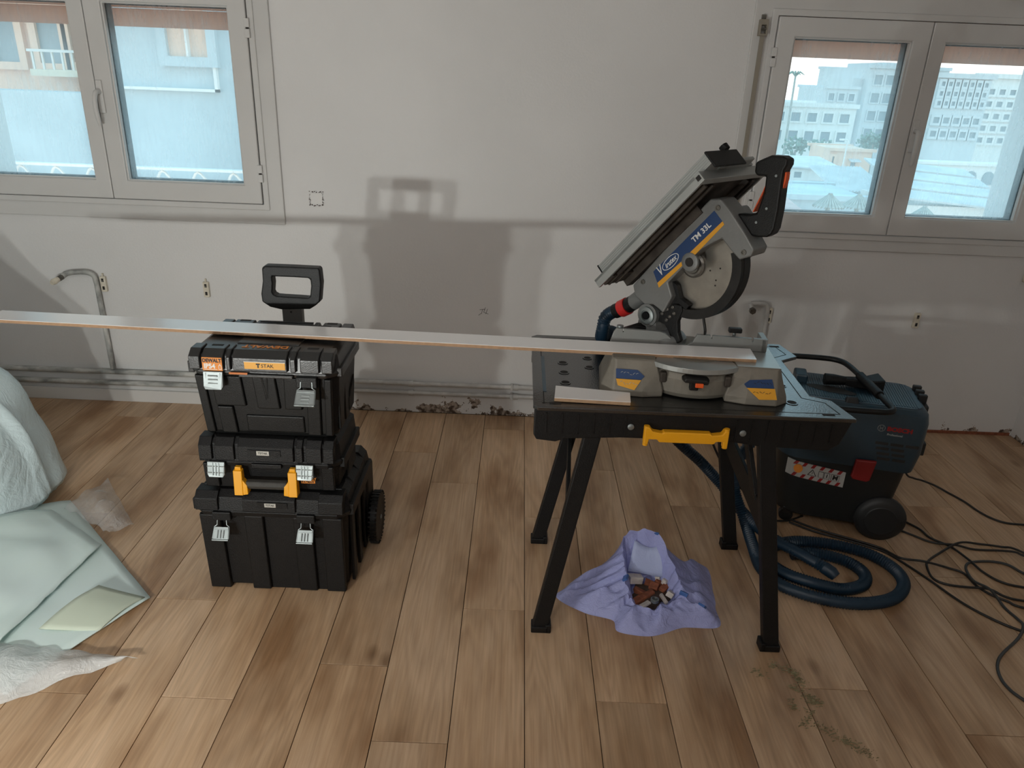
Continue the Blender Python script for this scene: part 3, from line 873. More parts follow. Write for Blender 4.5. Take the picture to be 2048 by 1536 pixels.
# ---- top toolbox
to = Vector((-.710, 2.09, .5415))
TT = Matrix.Translation(-to)
top = thing('toolbox', to, 0, 'deep black toolbox with orange labels on top of the stack, carrying the long white board', 'toolbox', 'stacked toolboxes')
x0, x1, y0, y1 = -.927, -.493, 1.938, 2.236
m_ = MB(TT)
shell(m_, [(.5415, .024), (.555, .020), (.745, .008)], x0, x1, y0 + .008, y1, .028)
yy = y0 + .018
for a, b_, z_ in ((x0 + .018, x0 + .046, .550), (x0 + .062, x0 + .152, .640), (x0 + .182, x0 + .250, .634), (x0 + .272, x0 + .325, .634), (x1 - .098, x1 - .056, .550), (x1 - .046, x1 - .022, .550)):
    rib(m_, a, b_, yy + .001, z_, .738, .011, (.738 - z_) * .055, .012 * (1 if a < -.7 else -.6) * (.738 - z_) / .19)
rib(m_, x0 + .070, x0 + .118, yy + .006, .550, .640, .011, .005, .006)
rib(m_, x0 + .150, x0 + .322, yy + .009, .556, .612, .008, .003, .0)
for a in (y0 + .05, y0 + .12):
    m_.box(x1 - .020, x1 - .012, a, a + .05, .56, .735)
m_.build('body', M_black, top, bevel=.003)
MB(TT).prism([(y0 + .16, .575), (y0 + .215, .575), (y0 + .235, .640), (y0 + .235, .665), (y0 + .16, .610)], x1 - .016, x1 - .0095, 'YZ').build('side_grip', M_dark, top)
# thin arrow moulding below the lid
arrow = MB(TT)
arrow.tube([(-.716, y0 + .003, .738), (-.706, y0 + .004, .668), (-.700, y0 + .003, .738)], .0012, 5)
arrow.build('arrow_moulding', M_dark, top)
m_ = MB(TT)
shell(m_, [(.740, .004), (.752, 0), (.757, .003), (.800, .010), (.812, .030)], x0, x1, y0, y1, .034)
cols = ((x0 + .014, x0 + .046, 1), (x0 + .052, x0 + .112, 1), (x0 + .120, x0 + .132, 1), (x0 + .138, x1 - .142, 1), (x1 - .134, x1 - .118, 1), (x1 - .106, x1 - .052, 1), (x1 - .046, x1 - .014, 1))
for a, b_, k in cols:
    m_.prism([(y0 - .006, .760), (y0 - .005, .798), (y0 + .020, .816), (y0 + .062, .816), (y0 + .062, .760)], a, b_, 'YZ')
    m_.prism([(y1 - .066, .760), (y1 - .066, .816), (y1 - .012, .816), (y1 + .002, .800), (y1 + .002, .760)], a, b_, 'YZ')
m_.box(x0 - .006, x0 + .012, y0 + .03, y1 - .03, .735, .770)
m_.box(x1 - .012, x1 + .004, y0 + .03, y1 - .03, .738, .766)
m_.box(-.775, -.62, y0 - .009, y0 + .004, .741, .752)
lid = m_.build('lid', M_lid, top, bevel=.003)
for xx, yy in ((-.845, y0 + .048), (-.572, y0 + .048), (-.845, y1 - .020), (-.572, y1 - .020), (-.86, y1 - .052), (-.585, y1 - .052)):
    MB(TT).box(xx - .016, xx + .016, yy - .006, yy + .006, .8155, .8166).build('socket', M_dark, lid)
# raised panel in the middle of the lid, under the board
MB(TT).box(-.80, -.62, y0 + .075, y1 - .080, .808, .8155).build('top_panel', M_lid, lid, bevel=.003)
for yy in (y1 - .050, y1 - .030):
    MB(TT).box(-.795, -.63, yy, yy + .008, .8155, .819).build('top_ridge', M_lid, lid, bevel=.001)
# labels and lettering
lb = MB(TT).box(-.8735, -.8175, y0 - .0072, y0 - .0050, .7585, .7975).build('rating_label', M_orange, lid)
lb['label'] = 'orange IP54 label'
lettering('DEWALT', .0150, M_ink, lid, TT @ frame_on((-.8455, y0 - .0076, .7885), (1, 0, 0), (0, 0, 1)), bold=.0006, sx=.88)
lettering('IP54', .0200, M_white, lid, TT @ frame_on((-.853, y0 - .0076, .7715), (1, 0, 0), (0, 0, 1)), bold=.0008, sx=.92)
MB(TT).box(-.869, -.832, y0 - .0077, y0 - .0070, .7612, .7626).build('print_line', M_white, lid)
MB(TT).ring([(-.828, .762), (-.8195, .762), (-.8195, .773), (-.8237, .779), (-.828, .773)], [(-.8268, .7635), (-.8207, .7635), (-.8207, .772), (-.8237, .776), (-.8268, .772)], y0 - .0077, y0 - .0070).build('house_mark', M_white, lid)
ls = MB(TT).box(-.755, -.640, y0 - .0073, y0 - .0050, .768, .789).build('name_label', mat('amber_label', (.78, .38, .05), .45), lid)
ls['label'] = 'amber TSTAK name label'
MB(TT).box(-.756, -.639, y0 - .0076, y0 - .0050, .7885, .7905).build('label_rim', M_silver, lid)
lettering('T', .0150, M_ink, lid, TT @ frame_on((-.716, y0 - .0078, .778), (1, 0, 0), (0, 0, 1)), bold=.0012)
lettering('STAK', .0150, M_ink, lid, TT @ frame_on((-.690, y0 - .0078, .778), (1, 0, 0), (0, 0, 1)))
MB(TT).box(-.800, -.748, y0 - .0095, y0 - .0060, .7505, .7560).build('seal_tab', mat('orange_seal', (.55, .16, .03), .5), lid)
lettering('DEWALT', .028, M_orange, lid, TT @ frame_on((-.707, y0 + .046, .8168), (-1, 0, 0), (0, -1, 0)), bold=.0010, sx=1.15)
latch_closed(top, TT, -.845, y0 - .0065, .706, .757, .056, False)
MB(TT).box(-.583 - .03, -.583 + .03, y0 - .010, y0 + .01, .715, .748).build('latch_seat', M_black, top, bevel=.003)
latch_open(top, TT, -.583, y0 - .008, .738, .054, .040, 'h', radians(38), .030)

# =================================================================== BOARDS
# the long white skirting board lying on toolbox and saw
a_, b_ = Vector((.680, 1.945, .8415)), Vector((-1.62, 2.129, .8065))
dv = (b_ - a_); ln = dv.length
ang = math.atan2(-dv.y, -dv.x)
tilt = math.asin((a_.z - b_.z) / ln)
bd = thing('long_board', b_, ang, 'long white laminated skirting board lying across the toolbox and the saw table', 'board')
bd.rotation_euler = (0, -tilt, ang)
W_ = .088
core = MB().box(0, ln, .0006, W_, 0, .0093).build('core', M_mdf, bd)
MB().box(0, ln, 0.0, W_, .0093, .0105).build('laminate_face', M_lam, bd)
oc = thing('board_offcut', (.117, 1.850, .7415), radians(-2.6), 'short white board offcut lying on the black workbench', 'board')
MB().prism([(0, 0), (.207, .0), (.211, .066), (.003, .086)], 0, .0095, 'XY').build('core', M_mdf, oc)
MB().prism([(0, 0), (.207, .0), (.211, .066), (.003, .086)], .0095, .0108, 'XY').build('laminate_face', M_lam, oc)

# =================================================================== WORKBENCH
BZ = .740
wo = Vector((.495, 2.11, 0))
TW = Matrix.Translation(-wo)
bench = thing('folding_workbench', wo, 0, 'black plastic folding workbench with a yellow carry handle under the mitre saw', 'workbench')
bx0, bx1, by0, by1 = .060, .930, 1.812, 2.412
right = [(.912, by0), (bx1, by0 + .018), (bx1, 1.938), (.856, 1.962), (.866, 2.125), (.866, 2.250), (bx1, 2.292), (.915, by1)]
right = [(bx1, by0), (.908, 1.935), (.856, 1.962), (.864, 2.125), (.868, 2.250), (.932, 2.295), (.912, by1)]
left = [(bx0 + bx1 - x, y) for x, y in reversed(right)]
left = [(bx0 + .018, by1), (bx0, by1 - .018), (bx0, by0 + .012), (bx0 + .012, by0)]
outline = right + left
m_ = MB(TW).prism(outline, BZ - .011, BZ, 'XY')
m_.build('tabletop', M_benchtop, bench, bevel=.002)
# engraved panel line on the top: a thin proud inlay frame
def inset(poly, d):
    c = Vector((sum(p[0] for p in poly) / len(poly), sum(p[1] for p in poly) / len(poly)))
    out = []
    n = len(poly)
    for i in range(n):
        p0, p1, p2 = Vector(poly[i - 1]), Vector(poly[i]), Vector(poly[(i + 1) % n])
        n1 = Vector((-(p1 - p0).y, (p1 - p0).x)).normalized(); n2 = Vector((-(p2 - p1).y, (p2 - p1).x)).normalized()
        k = (n1 + n2); k = k / max(.3, k.dot(k) / 2)
        out.append((p1.x + k.x * d, p1.y + k.y * d))
    return out
gl_ = inset(outline, .028)
gl2 = inset(outline, .0305)
MB(TW).ring(gl_, gl2, BZ - .001, BZ + .0004, 'XY').build('panel_groove', M_dark, bench)
for x, y, r in ((.786, 1.908, .013), (.800, 2.03, .008), (.155, 1.99, .012), (.155, 2.07, .012), (.155, 2.15, .012), (.235, 2.12, .011), (.235, 2.20, .011), (.16, 2.30, .011)):
    h_ = MB(TW).lathe([(r * 1.35, 0), (r * 1.35, .0016), (r, .0016), (r, .0004)], (x, y, BZ), 'Z', 20).build('dog_hole_rim', M_benchtop, bench, smooth=30)
    MB(TW).lathe([(r, 0), (r, .0006)], (x, y, BZ + .0006), 'Z', 20).build('dog_hole', M_dark, h_)
for x, y in ((.862, 1.835), (.885, 2.385), (.12, 1.84)):
    MB(TW).box(x - .016, x + .016, y - .006, y + .006, BZ, BZ + .0008).build('slot', M_dark, bench)
MB(TW).box(.088, .098, 1.92, 2.20, BZ, BZ + .0015).build('scale_strip', mat('worn_blue_strip', (.05, .10, .14), .35), bench)
# apron under the top
m_ = MB(TW)
ap = [(.064, .730), (.064, .655), (.072, .640), (.125, .635), (.150, .645), (.30, .655), (.60, .655), (.68, .645), (.872, .640), (.900, .660), (.922, .730)]
m_.prism(ap, by0 + .004, by0 + .040)
m_.prism(ap, by1 - .045, by1 - .012)
m_.box(.078, .105, by0 + .04, by1 - .04, .655, .72)
m_.box(.815, .845, by0 + .04, by1 - .04, .655, .72)
for k in range(6):
    m_.box(.10 + k * .142, .112 + k * .142, by0 + .04, by1 - .04, .672, .72)
apron = m_.build('apron', M_blackm, bench, bevel=.003)
rb = MB(TW)
for k in range(19):
    x = .095 + k * .043
    if .34 < x < .60: continue
    rb.box(x, x + .004, by0 + .0015, by0 + .006, .662, .722)
rb.build('apron_rib', M_blackm, apron)
# yellow handle on the front
yh = by0 + .004
hp = [(.362, .700), (.362, .648), (.374, .648), (.376, .664), (.398, .664), (.404, .656), (.552, .656), (.558, .664), (.576, .664), (.578, .644), (.590, .644), (.590, .697), (.578, .698), (.572, .686), (.545, .682), (.54, .688), (.415, .688), (.41, .684), (.385, .688), (.375, .700)]
hn = MB(TW).prism(hp, yh - .022, yh).build('carry_handle', M_yellow, bench, bevel=.003)
for s in (.368, .584):
    MB(TW).cyl((s, yh - .014, .644), (s, yh - .014, .702), .0075, 10).build('handle_pivot', M_yellow, hn, smooth=40)
for s, z in ((.327, .690), (.632, .684)):
    MB(TW).lathe([(.009, 0), (.009, -.003), (.005, -.005)], (s, by0 + .004, z), 'Y', 14).build('bolt', M_zinc, bench, smooth=40)
# legs: splayed steel legs with plastic feet, tied in pairs by cross plates
legs = {'fl': ((.235, 1.836, .70), (.113, 1.803, .012)), 'bl': ((.262, 2.300, .70), (.116, 2.266, .012)),
        'fr': ((.698, 1.836, .70), (.803, 1.760, .012)), 'br': ((.692, 2.300, .70), (.815, 2.276, .012))}
for k, (a, b_) in legs.items():
    lg = MB(TW).bar(a, b_, .030, .046, up=(1, 0, 0)).build('leg', M_blackm, bench, bevel=.003)
    s = 1 if k[1] == 'l' else -1
    ft = MB(TW).box(b_[0] - .026, b_[0] + .026, b_[1] - .020, b_[1] + .020, 0, .022)
    ft.box(min(b_[0] + s * .018, b_[0] + s * .034), max(b_[0] + s * .018, b_[0] + s * .034), b_[1] - .020, b_[1] + .020, 0, .030)
    ft.build('foot', M_blackm, lg, bevel=.003)
MB(TW).bar((.745, 2.282, .44), (.752, 1.808, .37), .012, .075, up=(0, 0, 1)).build('cross_plate', M_blackm, bench, bevel=.002)
MB(TW).bar((.205, 2.286, .40), (.175, 1.818, .36), .012, .075, up=(0, 0, 1)).build('cross_plate', M_blackm, bench, bevel=.002)
MB(TW).bar((.260, 2.05, .700), (.232, 2.20, .30), .014, .05, up=(0, 1, 0)).build('folding_strut', M_blackm, bench, bevel=.002)
MB(TW).bar((.690, 2.05, .700), (.752, 1.95, .40), .014, .05, up=(0, 1, 0)).build('folding_strut', M_blackm, bench, bevel=.002)

# =================================================================== MITRE SAW
SR = radians(-5)
so = Vector((.520, 2.050, BZ))
saw = thing('mitre_saw', so, SR, 'grey combination mitre saw with upper table standing on the workbench', 'saw')
RS = Matrix.Rotation(-SR, 4, 'Z') @ Matrix.Translation(-so)      # world -> saw
# --- base
def wing(s):
    X = lambda v: s * v
    lv = [(0, [(.085, -.146), (.140, -.160), (.225, -.158), (.262, -.125), (.262, .055), (.085, .055)]),
          (.020, [(.085, -.146), (.142, -.157), (.224, -.156), (.258, -.125), (.256, .050), (.085, .050)]),
          (.070, [(.100, -.135), (.146, -.140), (.222, -.140), (.240, -.122), (.236, .045), (.100, .045)]),
          (.100, [(.110, -.126), (.150, -.128), (.222, -.128), (.232, -.118), (.230, .045), (.110, .045)])]
    mb = MB()
    rings = []
    for z, p in lv:
        q = [(X(a), b, z) for a, b in p]
        rings.append(q if s > 0 else list(reversed(q)))
    return mb.loft(rings)
m_ = wing(1)
w2 = wing(-1)
m_.add(w2.v, w2.f)
# drum housing of the turntable with its curved front
arc = lambda r, a0, a1, n, cx=0, cy=0: [(cx + r * cos(radians(a0 + (a1 - a0) * k / n)), cy + r * sin(radians(a0 + (a1 - a0) * k / n))) for k in range(n + 1)]
dr = []
for z, r in ((.003, .150), (.018, .160), (.060, .163), (.080, .155)):
    dr.append([(x, y, z) for x, y in ([(.12, .05), (-.12, .05)] + arc(r, 222, 318, 14))])
m_.loft(dr)
m_.build('base', M_beige, saw, bevel=.004)
MB().prism([(-.230, -.124), (-.112, -.124), (-.112, .045), (-.230, .045)], .0995, .1012, 'XY').build('table_plate', M_beige, saw)
MB().prism([(.112, -.124), (.230, -.124), (.230, .045), (.112, .045)], .0995, .1012, 'XY').build('table_plate', M_alu, saw)
for s in (-.088, .088):
    MB().box(s - .009, s + .009, -.150, -.128, .045, .075).build('stop_recess', M_shadebrown, saw, bevel=.004)
# --- turntable
tt = MB().prism(arc(.110, 0, 360, 40)[:-1], .080, .1008, 'XY').build('turntable', M_beige, saw, smooth=30)
sc = MB()
o_, i_ = arc(.172, 228, 312, 18), arc(.150, 228, 312, 18)
sc.loft([[(x, y, z) for x, y in (o_ + list(reversed(i_)))] for z in (.084, .096)])
sc.prism(o_ + [(.09, -.03), (-.09, -.03)], .094, .0985, 'XY')
sc.build('mitre_scale', M_alu, saw, bevel=.001)
lv = MB().loft([[(-.040, -.160, .062), (.034, -.160, .058), (.036, -.160, .068), (.028, -.160, .078), (-.034, -.160, .080), (-.042, -.160, .074)],
                [(-.034, -.188, .064), (.028, -.188, .061), (.030, -.188, .068), (.024, -.188, .074), (-.030, -.188, .076), (-.036, -.188, .072)]]).build('mitre_lever', M_dustyblack, saw, bevel=.003)
MB().box(-.006, .016, -.194, -.186, .054, .066).build('lever_button', M_trig, lv, bevel=.002)
MB().box(-.018, .006, -.176, -.155, .038, .064).build('lever_stem', M_blackm, lv, bevel=.003)
# --- stickers on the feet: blue over yellow, leaning with the face
def foot_sticker(s):
    def P(x, t, d=0.0):      # t: 0 top .. 1 bottom on the foot face
        z = .074 - t * .055
        y = -.1395 - t * .0185 - d
        return (x, y, z)
    if s < 0:
        up = [P(-.220, .0, .001), P(-.160, .0, .001), P(-.140, .28, .001), P(-.148, .46, .001), P(-.218, .46, .001)]
        lo = [P(-.218, .48, .001), P(-.148, .48, .001), P(-.165, .98, .001), P(-.212, .80, .001)]
    else:
        up = [P(.132, .30, .001), P(.146, .10, .001), P(.206, .0, .001), P(.214, .42, .001), P(.140, .46, .001)]
        lo = [P(.140, .48, .001), P(.216, .44, .001), P(.224, .95, .001), P(.176, 1.0, .001)]
    n_ = Vector((0, -.95, .30)) * .0012
    for poly, m, nm in ((up, M_navy, 'blue_sticker'), (lo, M_ysticker, 'yellow_sticker')):
        MB().loft([[Vector(p) for p in poly], [Vector(p) + n_ for p in poly]]).build(nm, m, saw)
    sc_ = MB()
    rr = random.Random(5 + s)
    for row, t, m in ((0, .20, M_white), (1, .66, M_ink)):
        for k in range(6):
            x = (-.206 if s < 0 else .158) + k * .0085
            a = Vector(P(x, t + rr.uniform(-.06, .06), .0026)); b = Vector(P(x + .006, t + rr.uniform(-.10, .10), .0026))
            sc_.tube([a, (a + b) / 2 + Vector((0, 0, .002)), b], .0007, 4)
    sc_.build('worn_print', M_silver if s < 0 else M_grip, saw)
foot_sticker(-1); foot_sticker(1)
# --- fence
fz = BZ
fp = [(.284, .842), (.292, .872), (.300, .884), (.318, .884), (.318, .874), (.3215, .874), (.3215, .884), (.424, .883), (.440, .879), (.455, .868), (.470, .853), (.485, .847), (.506, .847), (.522, .856), (.534, .881), (.572, .881), (.574, .872), (.5775, .872), (.5775, .881), (.690, .880), (.692, .870), (.6955, .870), (.6955, .880), (.730, .880), (.736, .842)]
m_ = MB(Matrix.Rotation(-SR, 4, 'Z'))
FM = Matrix.Identity(4)
m_ = MB()
m_.prism([(x - .520, z - BZ) for x, z in fp], .004, .016)
m_.box(.200, .216, .004, .075, .102, .139)
m_.box(-.225, -.08, .016, .040, .1015, .112)
m_.box(.06, .21, .016, .040, .1015, .112)
fe = m_.build('fence', mat('dull_fence_aluminium', (.27, .28, .27), .45, .4), saw, bevel=.001)
kb = MB().cyl((.122, .026, .112), (.122, .026, .150), .005, 10).build('knob_stem', M_zinc, fe)
MB().box(.104, .142, .016, .036, .149, .163).build('clamp_knob', M_blackm, fe, bevel=.003)
MB().cyl((-.210, .022, .140), (-.210, .022, .149), .010, 12).build('fence_bolt', M_zinc, fe)
# --- head, built in the blade's plane: s along the arm, n towards the blade's open side, z up
PHI = radians(-45)
u_ = Vector((cos(PHI), sin(PHI), 0)); n_ = Vector((u_.y, -u_.x, 0))
HM = RS @ Matrix(((u_.x, n_.x, 0, .520), (u_.y, n_.y, 0, 2.050), (0, 0, 1, 0), (0, 0, 0, 1)))   # (s, n, z) -> saw
# tilting arm base behind the fence
m_ = MB(HM)
m_.lathe([(.060, .842), (.060, .856), (.052, .866), (.048, .868)], (-.090, 0, 0), 'Z', 28)
m_.loft([[(-.175, -.040, .842), (-.095, -.040, .842), (-.095, .040, .842), (-.175, .040, .842)],
         [(-.170, -.034, .90), (-.110, -.034, .90), (-.110, .034, .90), (-.170, .034, .90)]])
m_.cyl((-.139, -.045, .914), (-.139, .040, .914), .034, 28)
m_.build('tilt_bracket', M_cast, saw, smooth=35)
pc = MB(HM).lathe([(.026, .040), (.026, .046), (.020, .049), (.016, .049), (.016, .044)], (-.139, 0, .914), 'Y', 24).build('pivot_washer', M_zinc, saw, smooth=35)
MB(HM).lathe([(.012, .042), (.012, .0495), (.010, .051)], (-.139, 0, .914), 'Y', 18).build('pivot_bolt', M_gasket, pc, smooth=35)
m_ = MB(RS)
m_.loft([[(.330, 2.120, .868), (.372, 2.120, .878), (.395, 2.120, .876), (.395, 2.120, .862), (.370, 2.120, .862), (.330, 2.120, .864)],
         [(.330, 2.140, .868), (.372, 2.140, .884), (.395, 2.140, .884), (.395, 2.140, .862), (.370, 2.140, .862), (.330, 2.140, .864)]])
m_.build('tilt_lever', M_blackm, saw, bevel=.002)
# arm casing
cas = [(-.198, .994), (.010, 1.262), (.023, 1.276), (.052, 1.280), (.085, 1.254), (.140, 1.200), (.168, 1.168), (.164, 1.150), (.132, 1.134), (.102, 1.155), (.072, 1.180), (.018, 1.143), (-.003, 1.120), (-.077, 1.027), (-.058, .990), (-.082, .936), (-.098, .944), (-.119, .952), (-.149, .946), (-.187, .964)]
MB(HM).prism(cas, -.030, .045).build('arm_casing', M_cast, saw, bevel=.004)
# far half of the housing and the motor behind the blade
MB(HM).prism([(-.15, 1.02), (.0, 1.215), (.07, 1.26), (.13, 1.20), (.115, 1.13), (.02, 1.03), (-.06, .985)], -.075, -.030).build('rear_housing', M_cast, saw, bevel=.008)
mt = MB(HM).lathe([(.050, -.19), (.058, -.18), (.060, -.10), (.055, -.070)], (-.03, 0, 1.09), 'Y', 28).build('motor', M_dustyblack, saw, smooth=35)
# blade with arbor flanges
bl = MB(HM)
N = 72
ring1, ring2 = [], []
for k in range(N):
    a = 2 * pi * k / N
    r = .150 if k % 2 else .145
    ring1.append((-.028 + r * cos(a), .000, 1.087 + r * sin(a)))
    ring2.append((-.028 + r * cos(a), .003, 1.087 + r * sin(a)))
bl.loft([ring1, ring2])
blade = bl.build('saw_blade', M_blade, saw)
MB(HM).lathe([(.036, .003), (.036, .010), (.030, .014), (.024, .014), (.022, .018), (.012, .018)], (-.024, 0, 1.084), 'Y', 28).build('arbor_flange', M_steel, blade, smooth=30)
for s_, z_ in ((.028, 1.078), (.058, 1.090), (.050, 1.055), (.05, 1.04)):
    MB(HM).lathe([(.0025, .003), (.0025, .0036)], (s_, 0, z_), 'Y', 8).build('blade_hole', M_dark, blade)
# boss around the arbor lock on the casing
MB(HM).lathe([(.026, .040), (.026, .048), (.022, .050), (.013, .050), (.013, .046)], (-.013, 0, 1.100), 'Y', 24).build('arbor_boss', M_cast, saw, smooth=35)
MB(HM).lathe([(.012, .046), (.012, .0506)], (-.013, 0, 1.100), 'Y', 18).build('arbor_socket', M_dark, saw)
# swinging guard: dark crescent round the blade
def guard(r0, r1, a0, a1, n0, n1, c=(-.026, 1.088), k=26):
    p = [(c[0] + r1 * cos(radians(a0 + (a1 - a0) * i / k)), c[1] + r1 * sin(radians(a0 + (a1 - a0) * i / k))) for i in range(k + 1)]
    q = [(c[0] + r0 * cos(radians(a1 - (a1 - a0) * i / k)), c[1] + r0 * sin(radians(a1 - (a1 - a0) * i / k))) for i in range(k + 1)]
    return MB(HM).prism(p + q, n0, n1)
gd = guard(.130, .157, -118, 24, .006, .022)
g2 = guard(.150, .158, -118, 24, -.024, .006); gd.add(g2.v, g2.f)
g3 = guard(.060, .157, -118, 24, -.027, -.022); gd.add(g3.v, g3.f)
gu = gd.build('blade_guard', M_dustyblack, saw, smooth=40)
MB(HM).prism([(-.112, 1.045), (-.085, 1.025), (-.060, .990), (-.075, .960), (-.045, .968), (-.02, .955), (-.01, .972), (-.045, .985), (-.06, 1.02)], .006, .024).build('guard_inner', M_blackm, gu, bevel=.002)
m_ = MB(HM).prism([(-.122, .915), (-.100, .935), (-.060, .965), (-.035, .966), (-.030, .950), (-.041, .916), (-.036, .885), (-.024, .862), (-.030, .852), (-.044, .850), (-.055, .858), (-.072, .885), (-.085, .897), (-.115, .902)], .008, .026)
ga = m_.build('guard_arm', M_blackm, saw, bevel=.003)
for s_, z_ in ((-.095, .928), (-.080, .945), (-.062, .955), (-.068, .925), (-.055, .938), (-.078, .912)):
    MB(HM).lathe([(.0055, .026), (.0055, .029), (.003, .031)], (s_, 0, z_), 'Y', 10).build('rivet', M_steel, ga, smooth=40)
# casing details
for s_, z_ in ((.049, 1.257), (.142, 1.156), (-.162, 1.012)):
    b_ = MB(HM).lathe([(.0075, .045), (.0075, .048), (.0045, .048), (.004, .0462)], (s_, 0, z_), 'Y', 14).build('casing_bolt', M_steel, saw, smooth=30)
MB(HM).prism([(-.130, 1.049), (.0394, 1.248), (.0710, 1.2215), (-.1118, 1.0195)], .045, .0456).build('name_sticker', M_navy, saw)
MB(HM).prism([(-.1118, 1.0195), (-.041, 1.0951), (-.034, 1.088), (-.1046, 1.0067)], .045, .0457).build('sticker_stripe', M_ysticker, saw)
MB(HM).prism([(-.0199, 1.1228), (.0684, 1.2248), (.0745, 1.2170), (-.004, 1.1180)], .045, .0457).build('sticker_stripe', M_ysticker, saw)
th = math.atan2(1.2478 - 1.0489, .0394 + .1301)
def on_arm(s_, z_, nn=.0460):
    o3 = HM @ Vector((s_, nn, z_))
    xd = HM.to_3x3() @ Vector((cos(th), 0, sin(th))); yd = HM.to_3x3() @ Vector((-sin(th), 0, cos(th)))
    return frame_on(o3, xd, yd)
lettering('TM 33L', .0205, M_white, saw, on_arm(.010, 1.185), bold=.0005, sx=1.1)
lettering('V', .040, M_white, saw, on_arm(-.108, 1.054), shear=.3, bold=.0003, sx=.75)
lettering('irutex', .021, M_white, saw, on_arm(-.076, 1.088), shear=.3, bold=.0003, sx=.9)
ov_o, ov_i = [], []
for k in range(28):
    a = 2 * pi * k / 28
    for r1, r2, L_ in ((.0345, .0145, ov_o), (.0325, .0127, ov_i)):
        x, y = r1 * cos(a), r2 * sin(a)
        L_.append((-.076 + x * cos(th) - y * sin(th), 1.088 + x * sin(th) + y * cos(th)))
MB(HM).ring(ov_o, ov_i, .0456, .0464).build('logo_oval', M_white, saw)
# handle
hp = [(.070, 1.232), (.078, 1.243), (.131, 1.250), (.146, 1.256), (.152, 1.285), (.157, 1.310), (.1545, 1.348), (.130, 1.346), (.122, 1.354), (.1215, 1.379), (.140, 1.389), (.160, 1.399), (.190, 1.400), (.2055, 1.394), (.206, 1.380), (.200, 1.366), (.2005, 1.326), (.203, 1.27), (.201, 1.222), (.195, 1.208), (.183, 1.199), (.160, 1.195), (.122, 1.197), (.100, 1.195)]
hb = MB(HM).prism(hp, -.020, .020).build('handle', M_black, saw, bevel=.007, seg=3)
MB(HM).prism([(.133, 1.2545), (.150, 1.300), (.1560, 1.330), (.1515, 1.318), (.142, 1.280), (.130, 1.256)], -.012, .012).build('trigger', M_trig, hb, bevel=.002)
MB(HM).prism([(.196, 1.363), (.204, 1.362), (.205, 1.345), (.201, 1.322), (.197, 1.325)], -.010, .010).build('lock_button', M_trig, hb, bevel=.002)
for s_, z_ in ((.183, 1.352), (.172, 1.270), (.150, 1.232)):
    MB(HM).lathe([(.0035, .020), (.0035, .0212)], (s_, 0, z_), 'Y', 8).build('screw', M_zinc, hb)
# upper table, lying parallel to the arm
T48 = radians(48.4)
TMx = HM @ Matrix(((cos(T48), 0, -sin(T48), .054), (0, 1, 0, .0), (sin(T48), 0, cos(T48), 1.330), (0, 0, 0, 1)))   # (along, n, off)
m_ = MB(TMx)
m_.box(-.440, .0, -.160, .160, .012, .020)
m_.box(-.440, .0, .150, .160, -.006, .020)
m_.box(-.440, .0, -.160, -.150, -.006, .020)
ut = m_.build('upper_table', M_alu, saw, bevel=.001)
m_ = MB(TMx)
m_.box(-.436, -.004, -.149, .149, .004, .0119)
for n0 in (.118, .085, -.09, -.12):
    m_.box(-.432, -.01, n0, n0 + .008, -.010, .006)
m_.box(-.43, -.385, -.145, .145, -.008, .006)
m_.box(-.435, -.10, .02, .05, -.026, .004)
m_.build('table_underside', M_shadebrown, ut, bevel=.001)
rail = MB(TMx).box(-.004, .016, -.178, .162, -.006, .022).build('cross_rail', M_alu, ut, bevel=.002)
MB(TMx).box(.0, .012, .1615, .1635, .002, .014).build('rail_slot', M_dark, rail)
rf = MB(TMx)
rf.box(-.415, .045, .080, .138, .0202, .052)
ripf = rf.build('rip_fence', M_alu, saw, bevel=.0015)
gr = MB(TMx)
for k in range(5):
    gr.box(-.4145, .044, .1378, .1392, .023 + k * .0058, .0265 + k * .0058)
gr.build('fence_groove', M_alu, ripf)
MB(TMx).box(-.418, -.414, .078, .140, .018, .053).build('fence_end', M_gasket, ripf)
fc = MB(TMx).box(.044, .050, -.01, .140, .006, .054).build('fence_end_cap', M_blackm, ripf, bevel=.002)
MB(TMx).cyl((.046, .035, .056), (.046, .035, .070), .012, 14).build('fence_knob', M_blackm, fc, smooth=40)
MB(TMx).box(.0, .046, -.075, .035, .020, .030).build('fence_carrier', M_alu, ripf, bevel=.003)
MB(TMx).box(-.006, .020, -.105, .06, .022, .034).build('carrier_shoe', M_alu, ripf, bevel=.003)
# props between arm and table
MB(HM).prism([(-.135, 1.065), (.015, 1.240), (.030, 1.275), (-.155, 1.060)], -.028, .028).build('table_mount', M_shadebrown, saw)
# extraction port at the back with a red collar
MB(HM).tube([(-.180, 0, .962), (-.222, 0, .926)], [.026, .024], 20).build('extraction_port', M_cast, saw, smooth=40)

# =================================================================== HOSES
def hose(name, pts, r, label, m, pitch=.0095, depth=.0019, n=14, o0=None):
    P = smoothpath(pts, 14)
    # resample evenly so that the ribs are regular
    d = [0]
    for a, b in zip(P, P[1:]): d.append(d[-1] + (b - a).length)
    N = int(d[-1] / (pitch / 2))
    out, rs, j = [], [], 0
    for i in range(N + 1):
        t = d[-1] * i / N
        while j < len(d) - 2 and d[j + 1] < t: j += 1
        k = (t - d[j]) / max(1e-9, d[j + 1] - d[j])
        out.append(P[j].lerp(P[j + 1], k)); rs.append(r + (depth if i % 2 else -depth))
    o0 = Vector(pts[-1]) if o0 is None else Vector(o0)
    t = thing(name, o0, 0, label, 'hose')
    MB(Matrix.Translation(-o0)).tube(out, rs, n).build('ribbed_tube', m, t, smooth=75)
    return t, Matrix.Translation(-o0)

